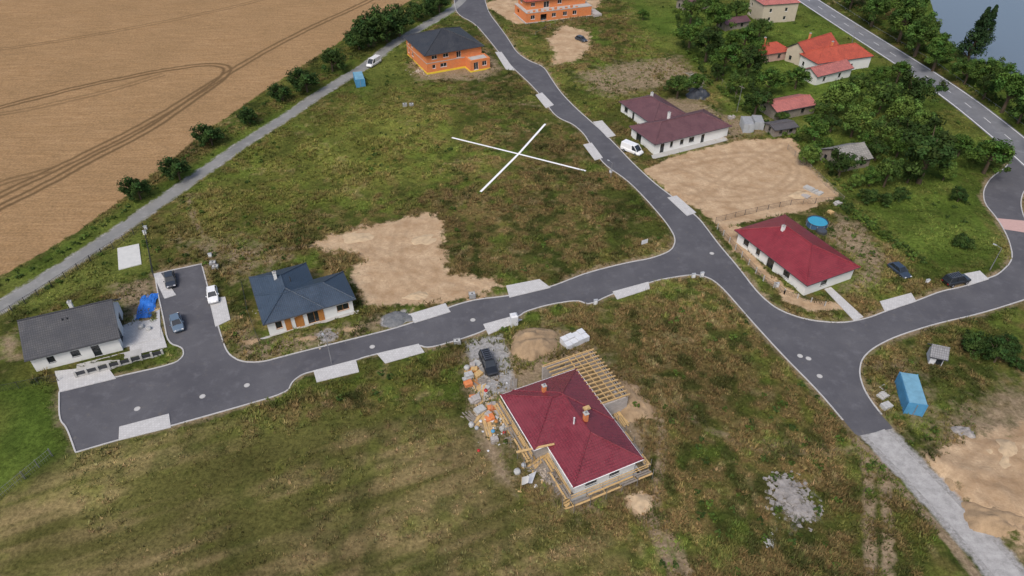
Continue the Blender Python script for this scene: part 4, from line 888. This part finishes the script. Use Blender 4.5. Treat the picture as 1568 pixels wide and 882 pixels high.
# rubble & mounds
def rubble(name,px,py,rx,ry,n,s0,s1,mat,h=0):
    p=at(px,py); r=np.random.default_rng(int(px)); V=[];Fc=[]
    for k in range(n):
        a=r.random()*6.283; q=abs(r.normal(0,.5)); x,y=math.cos(a)*q*rx,math.sin(a)*q*ry; s=s0+(s1-s0)*r.random()**2.5; z=h*max(0,1-q)+s*.2; o=len(V); ca,sa=math.cos(a*3),math.sin(a*3)
        for c in [(-1,-1,-1),(1,-1,-1),(1,1,-1),(-1,1,-1),(-1,-1,1),(1,-1,1),(1,1,1),(-1,1,1)]:
            j=r.uniform(.45,1.1,3); X_,Y_=c[0]*j[0]*s,c[1]*j[1]*s; V.append((x+X_*ca-Y_*sa,y+X_*sa+Y_*ca,z+c[2]*j[2]*s*.6))
        for q4 in [(0,3,2,1),(4,5,6,7),(0,1,5,4),(1,2,6,5),(2,3,7,6),(3,0,4,7)]: Fc.append([o+i for i in q4])
    m=MB(); m.add(V,Fc,mat); m.build(name,None,frame_at(p,0),False)
rm=M("rubble_stone",(.27,.25,.235),.9,.45,1.2,.3); db=M("mixed_debris",(.42,.36,.3),.9,.6,.9,.2)
rubble("rubble_pile",1205,758,3.4,4.8,700,.06,.34,rm,.5); rubble("rubble_pile",1228,782,3.4,2.6,450,.06,.3,rm,.3); rubble("rubble_pile",1180,834,1.3,1.9,200,.06,.26,M("pale_rubble",(.42,.42,.42),.9,.3),.2)
rubble("building_debris",440,528,7,1.6,260,.04,.18,db,.05); rubble("building_debris",375,500,2,5,200,.04,.16,rm,.05)
rubble("rubble_pile",502,514,2.4,1.6,220,.05,.2,rm,.3); rubble("building_debris",742,612,3.0,7.5,420,.04,.22,db,.1); rubble("building_debris",835,725,3.0,5.5,380,.04,.2,db,.1)
rubble("building_debris",900,505,4,3,120,.05,.2,db,.1); rubble("building_debris",640,110,7,5,130,.08,.3,db,.1); rubble("building_debris",1120,212,6,3,120,.06,.25,db,.1); rubble("building_debris",760,640,2.5,6,200,.04,.2,plastic_white,.1); rubble("building_debris",930,640,6,9,200,.04,.15,db,0); rubble("building_debris",1300,370,5,6,90,.05,.2,db,0); rubble("building_debris",610,440,12,8,160,.04,.14,rm,0); rubble("building_debris",1130,270,16,10,160,.05,.16,rm,0)
def mound(name,px,py,rx,ry,h,mat,ang=0,seed=0):
    p=at(px,py); n=34; v=[];f=[]; xs,ys=np.meshgrid(np.linspace(-1.2,1.2,n),np.linspace(-1.2,1.2,n)); rr=np.hypot(xs,ys)+.5*(vn(xs*10+seed*7,ys*10,5,41)-.5)
    zz=h*np.clip(1-rr**2,0,1)**.8*(.6+.5*vn(xs*10,ys*10+seed*9,3,42)+.3*vn(xs*10,ys*10,1.1,43))-.03
    for j in range(n):
        for i in range(n): v.append((xs[j,i]*rx,ys[j,i]*ry,float(zz[j,i])))
    for j in range(n-1):
        for i in range(n-1): f.append((j*n+i,j*n+i+1,(j+1)*n+i+1,(j+1)*n+i))
    m=MB(); m.add(v,f,mat,True); m.build(name,None,frame_at(p,ang),False)
soil=M("excavated_soil",(.32,.225,.135),.95,.35,1.0,.5); sandm=M("sand_heap",(.48,.36,.23),.95,.25,1,.4); grv=M("dark_gravel",(.15,.155,.16),.9,.35,3,.5)
for x,y,a,b_,h,mm,an_,sd_,nm in [(818,530,4.6,3.4,1.7,soil,.2,1,"soil_mound"),(975,618,2.6,4.2,.8,soil,.4,2,"soil_mound"),(980,772,1.9,1.8,.5,sandm,0,3,"sand_heap"),(606,489,2.5,1.9,.6,grv,.2,4,"gravel_heap"),(1475,665,1.8,1.5,.9,rm,0,5,"soil_mound"),
 (650,368,3.5,2,.4,sandm,.3,6,"sand_heap"),(545,365,3.4,2.2,.4,sandm,.1,7,"sand_heap"),(540,505,2,1,.5,soil,0,9,"soil_mound"),(1535,800,4.5,2.6,1.3,soil,-.3,11,"soil_mound"),(1540,700,4.5,3.5,1.1,sandm,.4,12,"sand_heap"),(1468,730,2.5,1.8,.7,soil,.6,13,"soil_mound"),
 (1225,300,2.6,1.6,.6,sandm,.2,14,"sand_heap"),(470,520,2.2,.9,.5,soil,.2,15,"soil_mound"),(385,525,1.6,1.2,.5,soil,.2,16,"soil_mound"),(640,455,2.6,1.4,.5,sandm,.2,17,"sand_heap"),(1069,146,2.9,3.4,1.6,M("dark_tarp",(.045,.05,.06),.4,.3,1,.3),.3,10,"black_tarp_heap")]:
    mound(nm,x,y,a,b_,h,mm,an_,sd_)
# ------------------------------------------------------------------ fences
def fence(name,px,h,sp_,mat,rails=(.1,.6,1.0),bars=0,pm=None,pw=.06):
    P=GP(px); m=MB(); pm=pm or mat
    for i in range(len(P)-1):
        a,c=P[i],P[i+1];L=(c-a).length; n=max(1,round(L/sp_))
        for k in range(n+(i==len(P)-2)):
            p=a.lerp(c,k/n); m.box(p.x-pw/2,p.y-pw/2,0,p.x+pw/2,p.y+pw/2,h+.05,pm)
        for z in rails: m.beam((a.x,a.y,z*h),(c.x,c.y,z*h),.025,.03,mat)
        if bars:
            k=int(L/bars)
            for q in range(k): p=a.lerp(c,(q+.5)/k); m.box(p.x-.012,p.y-.012,.05,p.x+.012,p.y+.012,h*.98,mat)
    return m.build(name,uv=False)
fence("mesh_fence",[(0,492),(60,455),(140,402),(222,352)],1.6,2.5,frame_dark,(.1,.5,.98),.3,None,.1)
fence("mesh_fence",[(-60,810),(0,768),(40,735),(82,700)],1.7,2.5,steel,(.1,.5,.98),.3,None,.1)
fence("mesh_fence",[(222,352),(232,400),(236,425)],1.5,2.5,frame_dark,(.1,.98),.3)
fence("mesh_fence",[(0,602),(60,590),(90,584)],1.5,2.5,frame_dark,(.1,.98),.3)
fence("garden_fence",[(1098,352),(1135,395),(1168,432),(1200,452)],1.4,2.4,frame_dark,(.1,.5,.98),.25,concrete,.14)
fence("garden_fence",[(1095,342),(1140,330),(1210,315),(1285,310)],1.4,2.6,frame_dark,(.1,.98),.3)
fence("garden_fence",[(1200,452),(1262,470)],1.1,2.4,frame_dark,(.1,.98),.25,concrete,.14)
fence("orchard_fence",[(1080,88),(1105,130),(1140,165)],1.5,3,wood_grey,(.1,.9)); fence("orchard_fence",[(1205,230),(1240,262),(1290,310)],1.5,3,wood_grey,(.1,.9),.3)
fence("mesh_fence",[(820,55),(850,38),(910,30)],1.2,3,steel,(.1,.9)); fence("site_fence",[(372,440),(380,480),(398,528)],1.2,2.5,frame_dark,(.1,.9),.3)
fence("highway_guardrail",[(1262,-5),(1337,43),(1428,96),(1503,149),(1568,196)],.75,3,steel,(.85,.95),0,steel,.1)
def pole(px,py,h,lamp=True):
    p=at(px,py); m=MB(); m.cyl((0,0,0),(0,0,h),.09,.05,steel,8)
    if lamp: m.beam((0,0,h),(1.1,0,h+.1),.05,.05,steel); m.box(.9,-.12,h+.03,1.5,.12,h+.15,gp)
    else: m.beam((-.8,0,h-.4),(.8,0,h-.4),.08,.1,wood_grey)
    m.build("street_lamp" if lamp else "utility_pole",None,frame_at(p,2.2))
pole(508,556,5); pole(1300,80,8,False); pole(1128,172,7,False); pole(1515,415,5); pole(935,275,4)
print("DONE")
